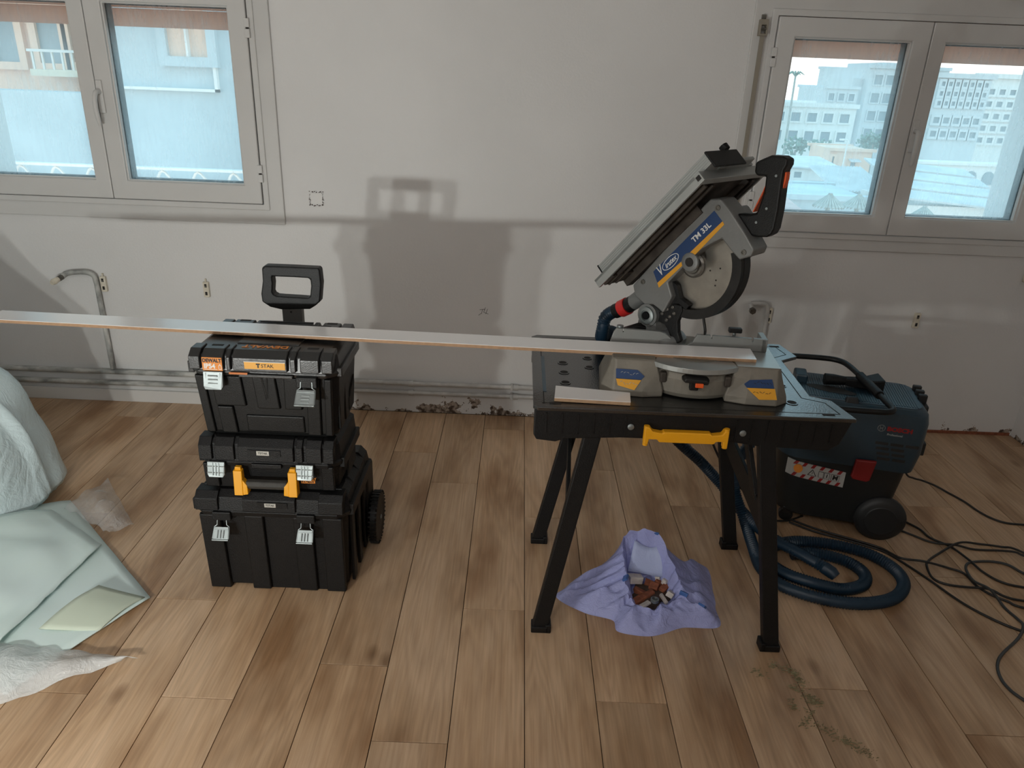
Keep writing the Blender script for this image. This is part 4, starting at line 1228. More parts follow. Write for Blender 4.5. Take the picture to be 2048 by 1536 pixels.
WH = RS.inverted() @ HM              # (s, n, z) -> world
port = [WH @ Vector(p) for p in ((-.220, 0, .928), (-.240, 0, .912), (-.264, 0, .896), (-.286, 0, .883))]
pA = [WH @ Vector(p) for p in ((-.280, 0, .887), (-.305, 0, .872), (-.325, 0, .850), (-.330, 0, .815))]
pA += [Vector(p) for p in ((.286, 2.300, .780), (.300, 2.352, .764), (.330, 2.412, .762), (.372, 2.462, .72), (.42, 2.485, .62), (.51, 2.50, .46), (.621, 2.50, .322), (.728, 2.50, .228), (.815, 2.49, .140), (.875, 2.40, .085), (.935, 2.25, .075), (1.01, 2.145, .078), (1.075, 2.080, .068), (1.095, 2.060, .062))]
t, T = hose('suction_hose', pA, .0195, 'blue ribbed dust hose with a red collar, running from the saw to the floor', M_hose)
MB(T).tube(port[:2], .024, 20).build('cuff', M_blackm, t, smooth=40)
MB(T).tube([port[1], port[2]], .0272, 20).build('red_collar', M_red, t, smooth=40)
MB(T).tube([port[2], port[3]], .0235, 20).build('cuff', M_blackm, t, smooth=40)
MB(T).tube([pA[-2], pA[-1], Vector((1.105, 2.048, .055))], [.0215, .0215, .017], 16).build('end_cuff', M_hose, t, smooth=50)
# second hose: leaves the vacuum, loops behind the bench leg and lies coiled on the floor
Z1 = .0225
pB = [(1.030, 2.520, .390), (.985, 2.505, .400), (.93, 2.47, .378), (.865, 2.43, .320), (.835, 2.42, .235), (.850, 2.415, .150), (.880, 2.36, .075), (.885, 2.24, .035), (.885, 2.12, Z1), (.93, 2.03, Z1), (1.03, 1.975, Z1), (1.15, 1.955, Z1), (1.27, 1.985, Z1), (1.345, 2.06, Z1), (1.355, 2.15, Z1), (1.30, 2.235, Z1), (1.19, 2.285, Z1), (1.06, 2.295, Z1), (.965, 2.255, Z1), (.925, 2.17, Z1), (.945, 2.09, Z1 + .012), (1.02, 2.035, Z1 + .016), (1.12, 2.025, Z1), (1.205, 2.055, Z1), (1.235, 2.12, Z1), (1.20, 2.185, Z1), (1.11, 2.225, Z1), (1.02, 2.215, Z1)]
t2, T2 = hose('suction_hose', pB, .0195, 'blue ribbed hose coiled on the floor in front of the vacuum cleaner', M_hose)

# =================================================================== VACUUM CLEANER
VR = radians(-14)
vac = thing('vacuum_cleaner', (1.270, 2.530, 0), VR, 'petrol-blue wheeled workshop vacuum cleaner beside the workbench', 'vacuum')
def rplan(x0, x1, y0, y1, r, z, n=5, rl=None, rn=None):
    out = []
    rl = r if rl is None else rl
    rn = r if rn is None else rn
    for cx, cy, a0, rr in ((x1 - rn, y0 + rn, -90, rn), (x1 - r, y1 - r, 0, r), (x0 + rl, y1 - rl, 90, rl), (x0 + rl, y0 + rl, 180, rl)):
        for k in range(n + 1):
            a = radians(a0 + 90 * k / n)
            out.append((cx + rr * cos(a), cy + rr * sin(a), z))
    return out
vx0, vx1, vy0, vy1 = -.245, .235, -.138, .168
MB().loft([rplan(vx0 + .03, vx1 - .065, vy0 + .02, vy1 - .02, .05, .045, rl=.09), rplan(vx0 + .02, vx1 - .055, vy0 + .012, vy1 - .012, .05, .10, rl=.09), rplan(vx0 + .006, vx1 - .028, vy0 + .008, vy1 - .006, .05, .30, rl=.09)]).build('tank', M_vactank, vac, smooth=30, bevel=.004)
MB().loft([rplan(vx0, vx1 - .012, vy0 + .002, vy1, .045, .290, rl=.085), rplan(vx0, vx1, vy0, vy1, .045, .36, rl=.085), rplan(vx0, vx1, vy0, vy1, .045, .480, rl=.085), rplan(vx0 + .01, vx1 - .006, vy0 + .006, vy1 - .006, .045, .512, rl=.08), rplan(vx0 + .03, vx1 - .02, vy0 + .022, vy1 - .02, .045, .526, rl=.07)]).build('motor_head', M_vac, vac, smooth=35)
# ribbed lid plate with its recess
tp = MB().loft([rplan(vx0 + .035, vx1 - .025, vy0 + .028, vy1 - .025, .045, .524, rl=.06), rplan(vx0 + .037, vx1 - .027, vy0 + .030, vy1 - .027, .045, .530, rl=.06)]).build('lid_plate', M_vac, vac, smooth=30)
rg = MB()
for k in range(44):
    x = vx0 + .055 + k * .0088
    rg.box(x, x + .0045, vy0 + .042, vy1 - .04, .5298, .5316)
r_ = rg.build('lid_grip_ribs', M_vac, tp); r_['kind'] = 'stuff'
MB().loft([[(-.09 + .085 * cos(a), -.02 + .030 * sin(a) - .02 * cos(a), z) for a in [2 * pi * k / 20 for k in range(20)]] for z in (.5318, .5324)]).build('lid_recess', M_dark, tp)
MB().box(vx0 + .03, vx0 + .075, .02, .10, .526, .560).build('cable_hook', M_vac, vac, bevel=.006)
MB().loft([[(-.055, -.118, .520), (-.005, -.118, .520), (-.005, -.085, .520), (-.055, -.085, .520)], [(-.048, -.112, .545), (-.012, -.112, .545), (-.012, -.092, .545), (-.048, -.092, .545)]]).build('lid_catch', M_vacdk, vac, bevel=.006)
for k in range(3):
    y = .02 + k * .045 - .02
    MB().box(vx1 - .024, vx1 + .006, y, y + .020, .505, .545).build('cable_clip', M_vacdk, vac, bevel=.004)
MB().box(vx1 - .01, vx1 + .010, -.03, .15, .36, .515).build('rear_panel', M_vacdk, vac, bevel=.006)
MB().box(vx1 - .01, vx1 + .016, -.085, -.055, .345, .395).build('rear_catch', M_vacdk, vac, bevel=.004)
# vents on the flank
for r in range(4):
    for c_ in range(3):
        x = .070 + c_ * .050 + r * .006
        if x + .042 > .215: continue
        MB().box(x, x + .042, vy0 - .0008, vy0 + .004, .392 - r * .020, .402 - r * .020).build('vent_slot', M_dark, vac)
# red latch
MB().loft([[(.018, vy0 - .002, .325), (.090, vy0 - .002, .328), (.082, vy0 + .002, .245), (.070, vy0 + .002, .238), (.022, vy0 + .002, .242), (.014, vy0 + .002, .252)],
           [(.020, vy0 - .014, .323), (.088, vy0 - .014, .326), (.080, vy0 - .012, .247), (.069, vy0 - .012, .240), (.023, vy0 - .012, .244), (.016, vy0 - .012, .254)]]).build('latch', M_vacred, vac, bevel=.004)
# logo, name
yl = vy0 - .0006
ci = [(.078 + .013 * cos(2 * pi * k / 24), .455 + .013 * sin(2 * pi * k / 24)) for k in range(24)]
cj = [(.078 + .0112 * cos(2 * pi * k / 24), .455 + .0112 * sin(2 * pi * k / 24)) for k in range(24)]
lg = MB().ring(ci, cj, yl - .0008, yl + .001)
lg.box(.073, .0745, yl - .0008, yl + .001, .447, .463); lg.box(.0815, .083, yl - .0008, yl + .001, .447, .463); lg.box(.0745, .0815, yl - .0008, yl + .001, .4535, .4565)
lg.build('round_emblem', mat('grey_print', (.20, .21, .21), .5), vac)
M_redprint = mat('red_print', (.26, .010, .010), .5)
lettering('BOSCH', .022, M_redprint, vac, frame_on((.138, yl - .0006, .455), (1, 0, 0), (0, 0, 1)), bold=.0012, sx=1.15)
lettering('Professional', .0105, mat('pale_print', (.32, .34, .34), .5), vac, frame_on((.126, yl - .0006, .434), (1, 0, 0), (0, 0, 1)), bold=.0002)
# striped warning label on the tank front
def LP(x, z, d):  # on the near flank of the tank
    dx = max(0, -.149 - x)
    return Vector((x, vy0 + .0095 - d + (.09 - sqrt(max(1e-6, .0081 - dx * dx))), z))
def lab(poly, m, d, nm, parent):
    return MB().loft([[LP(x, z, d) for x, z in poly], [LP(x, z, d + .0008) for x, z in poly]]).build(nm, m, parent)
SK = lambda x: (x + .10) * -.10
wl = lab([(x, .268 + SK(x)) for x in (-.205, -.19, -.175, -.16, -.145, -.10, -.05, .0)] + [(x, .205 + SK(x)) for x in (.0, -.05, -.10, -.145, -.16, -.175, -.19, -.205)], M_labelw, .004, 'warning_label', vac)
wl['label'] = 'red and white striped warning label'
for k in range(6):
    x = -.185 + k * .031
    for zz in (.253, .205):
        lab([(x, zz + SK(x)), (x + .012, zz + SK(x)), (x + .020, zz + .015 + SK(x)), (x + .008, zz + .015 + SK(x))], M_redprint, .0052, 'label_stripe', wl)
lab([(-.130, .224 + SK(-.13)), (-.098, .224 + SK(-.1)), (-.114, .250 + SK(-.114))], M_ink, .0053, 'warning_triangle', wl)
lab([(-.126, .2262 + SK(-.13)), (-.102, .2262 + SK(-.1)), (-.114, .2462 + SK(-.114))], M_labelw, .0060, 'triangle_field', wl)
lab([(-.115, .231 + SK(-.115)), (-.113, .231 + SK(-.115)), (-.1135, .241 + SK(-.114)), (-.1145, .241 + SK(-.114))], M_ink, .0068, 'exclamation_mark', wl)
for a, b_ in ((-.092, -.074), (-.072, -.052), (-.047, -.018)):
    lab([(a, .224 + SK(a)), (b_, .224 + SK(b_)), (b_, .249 + SK(b_)), (a, .249 + SK(a))], M_ink, .0053, 'symbol_frame', wl)
    lab([(a + .0014, .2254 + SK(a)), (b_ - .0014, .2254 + SK(b_)), (b_ - .0014, .2476 + SK(b_)), (a + .0014, .2476 + SK(a))], M_labelw, .0060, 'symbol_field', wl)
lettering('M', .0255, M_ink, wl, frame_on(LP(-.0325, .2365 + SK(-.0325), .0070), (1, 0, -.10), (.10, 0, 1)), bold=.0008)
lettering('i', .020, M_ink, wl, frame_on(LP(-.062, .2365 + SK(-.062), .0070), (1, 0, -.10), (.10, 0, 1)), bold=.0006)
lab([(-.165 + .016 * cos(2 * pi * k / 14), .240 + SK(-.165) + .018 * sin(2 * pi * k / 14)) for k in range(14)], M_orange, .0062, 'orange_seal', wl)
MB().loft([[LP(-.205, .292, .004), LP(-.180, .292, .004), LP(-.200, .315, .004)], [LP(-.205, .292, .005), LP(-.180, .292, .005), LP(-.200, .315, .005)]]).build('white_label', M_labelw, vac)
# hose inlet
MB().lathe([(.034, 0), (.034, .022), (.026, .026)], (vx0 + .01, -.01, .375), 'X', 20).build('hose_inlet', M_vacdk, vac, smooth=40)
# wheels
for s, yy in ((-1, vy0 - .006), (1, vy1 - .030)):
    wh = MB().lathe([(.02, -.004), (.070, -.004), (.084, .004), (.090, .012), (.090, .028), (.084, .034), (.02, .036)], (.150, yy - .004, .090), 'Y', 36).build('wheel', M_vacdk, vac, smooth=35)
    MB().lathe([(.055, -.0045), (.058, -.002), (.058, .0)], (.150, yy - .006, .090), 'Y', 28).build('hub', M_vacdk, wh, smooth=35)
    cs = MB().cyl((-.17, yy * .62 - .012, .026), (-.17, yy * .62 + .012, .026), .026, 16).build('caster', M_vacdk, vac, smooth=40)
    MB().box(-.185, -.150, yy * .62 - .016, yy * .62 + .016, .030, .062).build('caster_fork', M_vacdk, cs, bevel=.003)
MB().box(.085, .20, vy0 + .025, vy1 - .02, .06, .13).build('axle_housing', M_vacdk, vac, bevel=.006)
# push handle folded over the lid
RV = Matrix.Rotation(-VR, 4, 'Z') @ Matrix.Translation(-Vector((1.270, 2.530, 0)))
hpath = [(1.030, 2.300, .560), (1.20, 2.268, .566), (1.255, 2.262, .568), (1.282, 2.280, .570), (1.285, 2.34, .572), (1.278, 2.50, .584), (1.270, 2.62, .592), (1.250, 2.675, .594), (1.19, 2.700, .594), (1.04, 2.725, .590)]
hv = MB(RV).tube(smoothpath(hpath, 6), .0105, 12).build('push_handle', M_black, vac, smooth=50)
gp = smoothpath(hpath, 6)[26:33]
gpts = []
for a, b in zip(gp, gp[1:]):
    for k in range(5): gpts.append(a.lerp(b, k / 5))
MB(RV).tube(gpts, [.0165 if i % 2 else .0150 for i in range(len(gpts))], 14).build('handle_grip', M_blackm, hv, smooth=60)
for yy_, p0 in ((-.150, (1.030, 2.300, .560)), (.175, (1.04, 2.725, .590))):
    q0 = RV @ Vector(p0)
    MB().bar((q0.x, q0.y, q0.z), (q0.x - .012, max(vy0 + .012, min(vy1 - .012, q0.y)), .44), .020, .030, (0, 1, 0)).build('handle_bracket', M_vacdk, vac, bevel=.004)

# fishtail nozzle lying on the lid
no = Vector((1.165, 2.575, .532))
nz = thing('floor_nozzle', no, radians(-6), 'black fishtail upholstery nozzle lying on the vacuum cleaner lid', 'nozzle')
MB().tube([(0, 0, .024), (.030, 0, .024), (.075, 0, .022)], [.0215, .0205, .0165], 18).build('socket', M_blackm, nz, smooth=40)
MB().loft([[(.070, -.016, .008), (.070, .016, .008), (.070, .016, .036), (.070, -.016, .036)],
           [(.140, -.022, .002), (.140, .030, .002), (.140, .030, .034), (.140, -.022, .034)],
           [(.205, -.034, .000), (.205, .052, .000), (.205, .052, .046), (.205, -.034, .046)]]).build('flared_head', M_blackm, nz, bevel=.005)

# =================================================================== CABLES
def cable(pts2, label, r=.0042, m=M_cable, z=None, group='cables on the floor'):
    pts = [(p[0], p[1], (r + .0002 if len(p) < 3 else p[2])) for p in pts2]
    o0 = Vector(pts[0])
    P = smoothpath(pts, 7)
    o = MB(Matrix.Translation(-o0)).tube(P, r, 8).build('power_cable', m, None, smooth=60, loc=o0)
    return tag(o, label, 'cable', group)
cable([(1.545, 2.69, .30), (1.60, 2.72, .20), (1.665, 2.745, .08), (1.717, 2.769, .045), (1.761, 2.779, .03), (1.814, 2.765, .015), (1.853, 2.726), (1.883, 2.66), (1.898, 2.596), (1.92, 2.546), (1.96, 2.51), (2.03, 2.5), (2.2, 2.49)], 'black cable running from the back of the vacuum cleaner to the side wall')
cable([(1.50, 2.56), (1.584, 2.45), (1.601, 2.383), (1.648, 2.326, .006), (1.664, 2.241, .013), (1.685, 2.179), (1.719, 2.124), (1.78, 2.1), (1.92, 2.08), (2.02, 2.13), (1.99, 2.22, .006), (1.889, 2.275, .013), (1.868, 2.297, .013), (1.82, 2.313, .006), (1.729, 2.317), (1.666, 2.328, .013), (1.596, 2.351), (1.542, 2.395), (1.46, 2.47)],
      'black cable doubled back in a long loop behind the vacuum wheel')
cable([(2.05, 2.10), (1.96, 2.19, .013), (1.874, 2.298, .022), (1.847, 2.34), (1.773, 2.353), (1.681, 2.333, .020), (1.585, 2.283), (1.519, 2.232), (1.488, 2.184, .013), (1.484, 2.131), (1.516, 2.099), (1.579, 2.086, .006), (1.64, 2.072, .013), (1.681, 2.043, .006), (1.734, 2.026), (1.9, 2.0)],
      'black cable lying in the widest loop beside the vacuum cleaner')
cable([(1.95, 2.05, .013), (1.88, 2.12, .013), (1.83, 2.179), (1.802, 2.227), (1.755, 2.243), (1.691, 2.238), (1.646, 2.212, .013), (1.622, 2.175, .012), (1.615, 2.114, .012), (1.636, 2.057, .021), (1.646, 1.986), (1.655, 1.933), (1.644, 1.889, .014), (1.605, 1.844), (1.513, 1.772), (1.473, 1.731), (1.449, 1.686), (1.442, 1.638), (1.461, 1.587), (1.55, 1.47)],
      'charcoal cable with a small inner loop, snaking in an S towards the camera', .0046, M_greycable)
cable([(1.10, 2.47, .006), (1.18, 2.41, .006), (1.287, 2.352, .006), (1.377, 2.303), (1.424, 2.244, .0045), (1.494, 2.216, .013), (1.572, 2.194), (1.611, 2.165), (1.617, 2.097), (1.642, 2.049, .0045), (1.677, 2.019), (1.711, 1.99), (1.9, 1.93)],
      'black cable passing under the wide loop from the coiled hose')
cable([(1.09, 2.45, .006), (1.17, 2.39, .006), (1.283, 2.338, .0045), (1.372, 2.286), (1.414, 2.228, .0045), (1.462, 2.13), (1.502, 2.032), (1.536, 1.971), (1.584, 1.914), (1.631, 1.877, .0045), (1.76, 1.80)],
      'black cable running straight across the floor from the coiled hose')
sc0 = [WH @ Vector(p) for p in ((-.010, -.05, .945), (.0, -.05, .915), (.012, -.045, .885), (.016, -.03, .868))]
cable([tuple(sc0[0]), tuple(sc0[1]), tuple(sc0[2]), tuple(sc0[3]), (.56, 2.17, .80), (.60, 2.30, .7465), (.66, 2.40, .7470), (.69, 2.436, .70), (.70, 2.44, .55), (.72, 2.43, .40), (.79, 2.425, .26), (.90, 2.44, .13), (.99, 2.44, .03), (1.08, 2.46, .0045), (1.16, 2.50)],
      'black mains cable hanging from the saw behind the workbench', .0042, group='cables of the tools')

# =================================================================== BIN BAG WITH RUBBLE
bgo = Vector((.46, 1.94, 0))
bagt = thing('bin_bag', bgo, 0, 'lilac plastic bin bag, open and half full of rubble, under the workbench', 'bag')
outl = [(.170, 1.954), (.251, 1.886), (.340, 1.853), (.356, 1.802), (.450, 1.788), (.557, 1.830), (.672, 1.842), (.682, 1.920), (.694, 1.998), (.700, 2.150), (.60, 2.118), (.45, 2.13), (.34, 2.10), (.25, 2.06), (.205, 2.005)]
rim = [(.385, 1.960, .112), (.388, 1.920, .080), (.395, 1.885, .062), (.42, 1.862, .056), (.47, 1.852, .054), (.52, 1.872, .064), (.562, 1.895, .075), (.560, 1.925, .092), (.550, 1.950, .112), (.530, 2.000, .145), (.492, 2.045, .200), (.43, 2.055, .205), (.385, 2.045, .185), (.380, 2.005, .150), (.382, 1.980, .128)]
def closed_spline(pts, n):
    P = [Vector(p) for p in pts]; m = len(P); out = []
    for i in range(m):
        a, b, c, d = P[i - 1], P[i], P[(i + 1) % m], P[(i + 2) % m]
        for k in range(n):
            t = k / n
            out.append(0.5 * ((2 * b) + (c - a) * t + (2 * a - 5 * b + 4 * c - d) * t * t + (3 * b - a - 3 * c + d) * t ** 3))
    return out
O_ = closed_spline([(*p, 0) for p in outl], 12); R_ = closed_spline(rim, 12)
n_ang = len(O_)
for i in range(n_ang):
    R_[i] = R_[i] + Vector((.010 * noise.noise(Vector((i * .18, 1, 0))), .010 * noise.noise(Vector((i * .17, 5, 0))), .014 * noise.noise(Vector((i * .2, 9, 0)))))
def wr(p, amp, f=22):
    return amp * (abs(noise.noise(p * f)) * 2 - .55) + amp * .5 * noise.noise(p * f * 2.3)
rings = []
for k in range(19):
    t = k / 18
    rg = []
    for i in range(n_ang):
        a, b = O_[i], R_[i]
        p = a.lerp(b, t)
        z = b.z * (.30 * t + .70 * t * t) + .030 * sin(pi * min(1, t * 1.1)) * (1 - .4 * t)
        q_ = Vector((p.x, p.y, z)); q_ = q_ + Vector((noise.noise(q_ * 6), noise.noise(q_ * 6 + Vector((9, 0, 0))), 0)) * .05
        fold = (.011 * (1 - 2 * abs(sin(i * .22 + 1.6 * t + .8 * sin(i * .07)))) + .034 * (.30 - abs(noise.noise(q_ * 9))) + .012 * (.25 - abs(noise.noise(q_ * 24)))) * max(0, sin(pi * min(1, t * .96 + .02))) ** .6
        p = Vector((p.x, p.y, 0)) + (Vector((b.x - a.x, b.y - a.y, 0)).normalized() * fold * .5)
        rg.append(Vector((p.x, p.y, max(.001 + .0, z + (fold if 0 < k < 18 else 0)))))
    rings.append(rg)
ctr = Vector((.465, 1.945, 0))
for k in range(1, 5):
    t = k / 4
    rg = []
    for i in range(n_ang):
        b = R_[i]
        q = b.lerp(Vector((ctr.x, ctr.y, b.z)), .06 + .28 * t)
        z = b.z * (1 - t) + .018 * t
        rg.append(Vector((q.x, q.y, z + wr(q, .006, 20) * sin(pi * t))))
    rings.append(rg)
bm_ = MB(Matrix.Translation(-bgo))
bm_.loft(rings, cap=False)
bm_.f.append(tuple(range((len(rings) - 1) * n_ang, len(rings) * n_ang)))
bo_ = bm_.build('plastic_film', M_bag, bagt, smooth=60)
# blue print on the film, lying on its surface
from mathutils.bvhtree import BVHTree
bvh = BVHTree.FromPolygons([v + bgo for v in [Matrix.Translation(-bgo) @ q for q in bm_.v]], bm_.f)
for p, sx_, sy_ in (((.375, 1.940, .115), .013, .010), ((.560, 1.880, .085), .014, .007), ((.628, 1.885, .075), .012, .009), ((.500, 2.060, .190), .008, .016)):
    co, nr, _, _ = bvh.find_nearest(Vector(p))
    if nr.z < 0: nr = -nr
    tx = nr.cross(Vector((0, 0, 1)))
    tx = tx.normalized() if tx.length > 1e-4 else Vector((1, 0, 0))
    ty = nr.cross(tx)
    c0 = co - bgo
    MB().loft([[c0 + tx * a * sx_ + ty * b2 * sy_ + nr * h for a, b2 in ((-1, -.8), (.9, -1), (1, .9), (-.8, 1))] for h in (-.004, .0035)]).build('blue_print', M_bagblue, bagt, bevel=.001)
# film flap inside the back of the bag, light put into its paler colour
fl = MB(Matrix.Translation(-bgo))
fr_ = []
for j in range(6):
    v = j / 5
    row = []
    for i in range(9):
        u = i / 8
        x = .402 + u * (.535 - .402) + (.018 * (1 - 2 * u)) * v
        y = 2.000 - .012 * u + .040 * v
        z = .080 + .010 * sin(pi * u) * -1 + .088 * v + .006 * sin(5 * u + 2 * v)
        row.append(Vector((x, y, z)))
    fr_.append(row)
fl.add([p for row in fr_ for p in row], [(j * 9 + i, j * 9 + i + 1, j * 9 + i + 10, j * 9 + i + 9) for j in range(5) for i in range(8)])
fo_ = fl.build('inner_flap', film_material('lit_inner_film', (.62, .70, .98), .04, .35, bump=.3, scale=16), bagt, smooth=60)
fo_.modifiers.new('thickness', 'SOLIDIFY').thickness = .001
# rubble pieces
rr = random.Random(11)
def chunk(x, y, z, sx, sy, sz, rot, m, label):
    pts = [(a * sx * rr.uniform(.75, 1.0), b * sy * rr.uniform(.75, 1.0), c * sz * rr.uniform(.8, 1.0)) for c in (-1, 1) for a, b in ((-1, -1), (1, -1), (1, 1), (-1, 1))]
    o = MB().add(pts, [(3, 2, 1, 0), (4, 5, 6, 7), (0, 1, 5, 4), (1, 2, 6, 5), (2, 3, 7, 6), (3, 0, 4, 7)]).build('rubble_piece', m, bevel=.0015, seg=1, loc=(x, y, z))
    o.rotation_euler = rot
    return tag(o, label, 'rubble', 'rubble in the bin bag')
for i, (x, y, z, sx, sy, sz) in enumerate(((.425, 1.905, .040, .030, .014, .010), (.455, 1.925, .044, .034, .011, .008), (.485, 1.965, .050, .018, .014, .010), (.515, 1.955, .052, .016, .012, .010), (.475, 1.985, .046, .020, .012, .008), (.440, 1.945, .040, .026, .012, .009), (.505, 1.985, .050, .015, .012, .009))):
    chunk(x, y, z, sx, sy, sz, (rr.uniform(-.4, .4), rr.uniform(-.4, .4), rr.uniform(-.6, .9)), M_brick, 'terracotta brick fragment among the rubble in the bin bag')
for i, (x, y, z, sx, sy, sz) in enumerate(((.425, 1.985, .062, .026, .016, .014), (.445, 1.885, .042, .022, .010, .005), (.530, 1.925, .054, .012, .016, .010), (.500, 1.995, .062, .009, .007, .006), (.507, 1.912, .046, .006, .022, .006), (.522, 1.975, .064, .012, .010, .010))):
    chunk(x, y, z, sx, sy, sz, (rr.uniform(-.4, .4), rr.uniform(-.4, .4), rr.uniform(-.6, .9)), M_rubw, 'pale plaster fragment among the rubble in the bin bag')
for i, (x, y, z) in enumerate(((.470, 1.900, .034), (.49, 1.93, .036), (.45, 1.97, .034), (.51, 1.94, .036), (.43, 1.93, .030))):
    chunk(x, y, z, .026, .020, .010, (0, 0, rr.uniform(-1, 1)), M_rubd, 'dark brown crumb of rubble in the bin bag')
tag(MB().lathe([(.010, 0), (.013, .003), (.013, .012), (.009, .014), (.008, .006)], (0, 0, 0), 'Z', 14).build('metal_cap', M_zinc, smooth=40, loc=(.474, 1.888, .050)), 'small shiny metal cap on the rubble', 'cap', None)

# =================================================================== SHEETED FURNITURE ON THE LEFT
def mound_rings(prof, x0, x1, y0, y1, amp, seed, nx=26):
    rings = []
    for off, z in prof:
        pts = rplan(x0 + off, x1 - off, y0 + off, y1 - off, .28 - off * .4, z, n=8, rl=.10, rn=.72 - off)
        # densify the straight runs
        dense = []
        for i in range(len(pts)):
            a, b = Vector(pts[i]), Vector(pts[(i + 1) % len(pts)])
            k = 14 if i % 9 == 8 else 1
            for j in range(k): dense.append(a.lerp(b, j / k))
        out = []
        c = Vector(((x0 + x1) / 2, (y0 + y1) / 2, 0))
        for p in dense:
            d = Vector((p.x - c.x, p.y - c.y, 0)).normalized()
            q = Vector((p.x, p.y, p.z * .35)) + Vector((seed, 0, 0))
            w = amp * (abs(noise.noise(q * 5.5)) * 2.2 - .5) + amp * .55 * noise.noise(q * 13) + amp * .3 * noise.noise(q * 31)
            out.append(p + d * w + Vector((0, 0, w * .4)))
        rings.append(out)
    return rings
PR = [(-.03, .015), (-.015, .07), (0, .13), (.010, .21), (.030, .30), (.065, .39), (.11, .48), (.16, .57), (.22, .66), (.28, .74), (.35, .81), (.43, .86), (.49, .88)]
fo = Vector((-2.22, 2.25, 0))
fur = thing('covered_furniture', fo, 0, 'furniture heap wrapped in a milky plastic dust sheet at the end of the room', 'furniture')
TF = Matrix.Translation(-fo)
MB(TF).loft(mound_rings([(max(o, 0) + .035, max(z - .02, .0)) for o, z in PR], -2.88, -1.735, 1.60, 2.66, .015, 3.0)).build('wrapped_load', M_cover, fur, smooth=60)
sh = MB(TF).loft(mound_rings(PR, -2.90, -1.715, 1.58, 2.68, .042, 9.0)).build('dust_sheet', M_sheet, fur, smooth=70)
sh.modifiers.new('sub', 'SUBSURF').levels = 1
sh.modifiers['sub'].render_levels = 1

def sheet(name, P, nu, nv, m, thick, label, cat, o0, wrinkle=0.0, f=8, parent=None):
    """bilinear cloth patch: P(u,v) -> Vector; solid with a small thickness"""
    o0 = Vector(o0)
    g = []
    for i in range(nu + 1):
        for j in range(nv + 1):
            p = P(i / nu, j / nv)
            if wrinkle:
                w = wrinkle * (abs(noise.noise(Vector((p.x * f, p.y * f, 1.7)))) * 1.8 + .4 * noise.noise(Vector((p.x * f * 3, p.y * f * 3, 4))))
                p = p + Vector((0, 0, max(0, w)))
            g.append(p - (o0 if parent is None else parent.location))
    fs = []
    k = nv + 1
    for i in range(nu):
        for j in range(nv):
            fs.append((i * k + j, (i + 1) * k + j, (i + 1) * k + j + 1, i * k + j + 1))
    o = MB().add(g, fs).build(name, m, parent, smooth=60, loc=o0 if parent is None else None)
    so_ = o.modifiers.new('thickness', 'SOLIDIFY'); so_.thickness = thick; so_.offset = 1 if o.data.polygons[0].normal.z > 0 else -1
    if parent is None: tag(o, label, cat)
    return o
def bil(a, b, c, d, zf):
    a, b, c, d = [Vector((*p, 0)) for p in (a, b, c, d)]
    def P(u, v):
        p = (a * (1 - u) + b * u) * (1 - v) + (c * (1 - u) + d * u) * v
        p.z = zf(u, v)
        return p
    return P
sheet('foam_underlay', bil((-1.106, 1.866), (-1.66, 2.40), (-1.30, 1.46), (-1.95, 1.95), lambda u, v: .003 + .020 * sin(pi * v) * (1 - u) * .4 + .22 * max(0, u - .35) ** 1.4 * v ** .8), 24, 16, M_foam, .003,
      'pale green foam underlay sheet spread flat with a pointed corner on the floor', 'underlay', (-1.30, 1.80, 0), .004, 5)
sheet('foam_underlay', bil((-1.381, 2.104), (-1.64, 2.26), (-1.415, 1.60), (-1.95, 1.85), lambda u, v: .016 + .022 * v * (1 - v) * 2 + .035 * u + .16 * max(0, u - .15) * v), 18, 14, M_foam, .003,
      'torn pale green foam underlay sheet lying on the larger one', 'underlay', (-1.50, 1.90, 0), .014, 7)
sheet('foam_underlay', bil((-1.118, 1.858), (-1.265, 1.872), (-1.180, 1.706), (-1.345, 1.690), lambda u, v: .010 + .030 * u * (1 - v * .6) + .012 * sin(pi * v)), 10, 10, M_foam2, .003,
      'folded-over olive corner of the foam underlay', 'underlay', (-1.20, 1.78, 0), .004, 6)
sheet('packing_film', bil((-1.015, 1.602), (-1.60, 1.66), (-1.060, 1.588), (-1.56, 1.22), lambda u, v: .010 + .05 * sin(pi * min(1, v * 1.05)) * (.25 + u) * (1 - .35 * u)), 34, 14, M_film, .0006,
      'crumpled clear packing film lying on the floor below the foam underlay', 'film', (-1.20, 1.58, 0), .014, 10)
sheet('packing_film', bil((-1.34, 2.245), (-1.56, 2.50), (-1.40, 2.19), (-1.62, 2.30), lambda u, v: .004 + .05 * sin(pi * v) * sin(pi * u) + .03 * u), 14, 10, M_clear, .0006,
      'small crumple of clear film at the foot of the dust sheet', 'film', (-1.45, 2.30, 0), .025, 16)

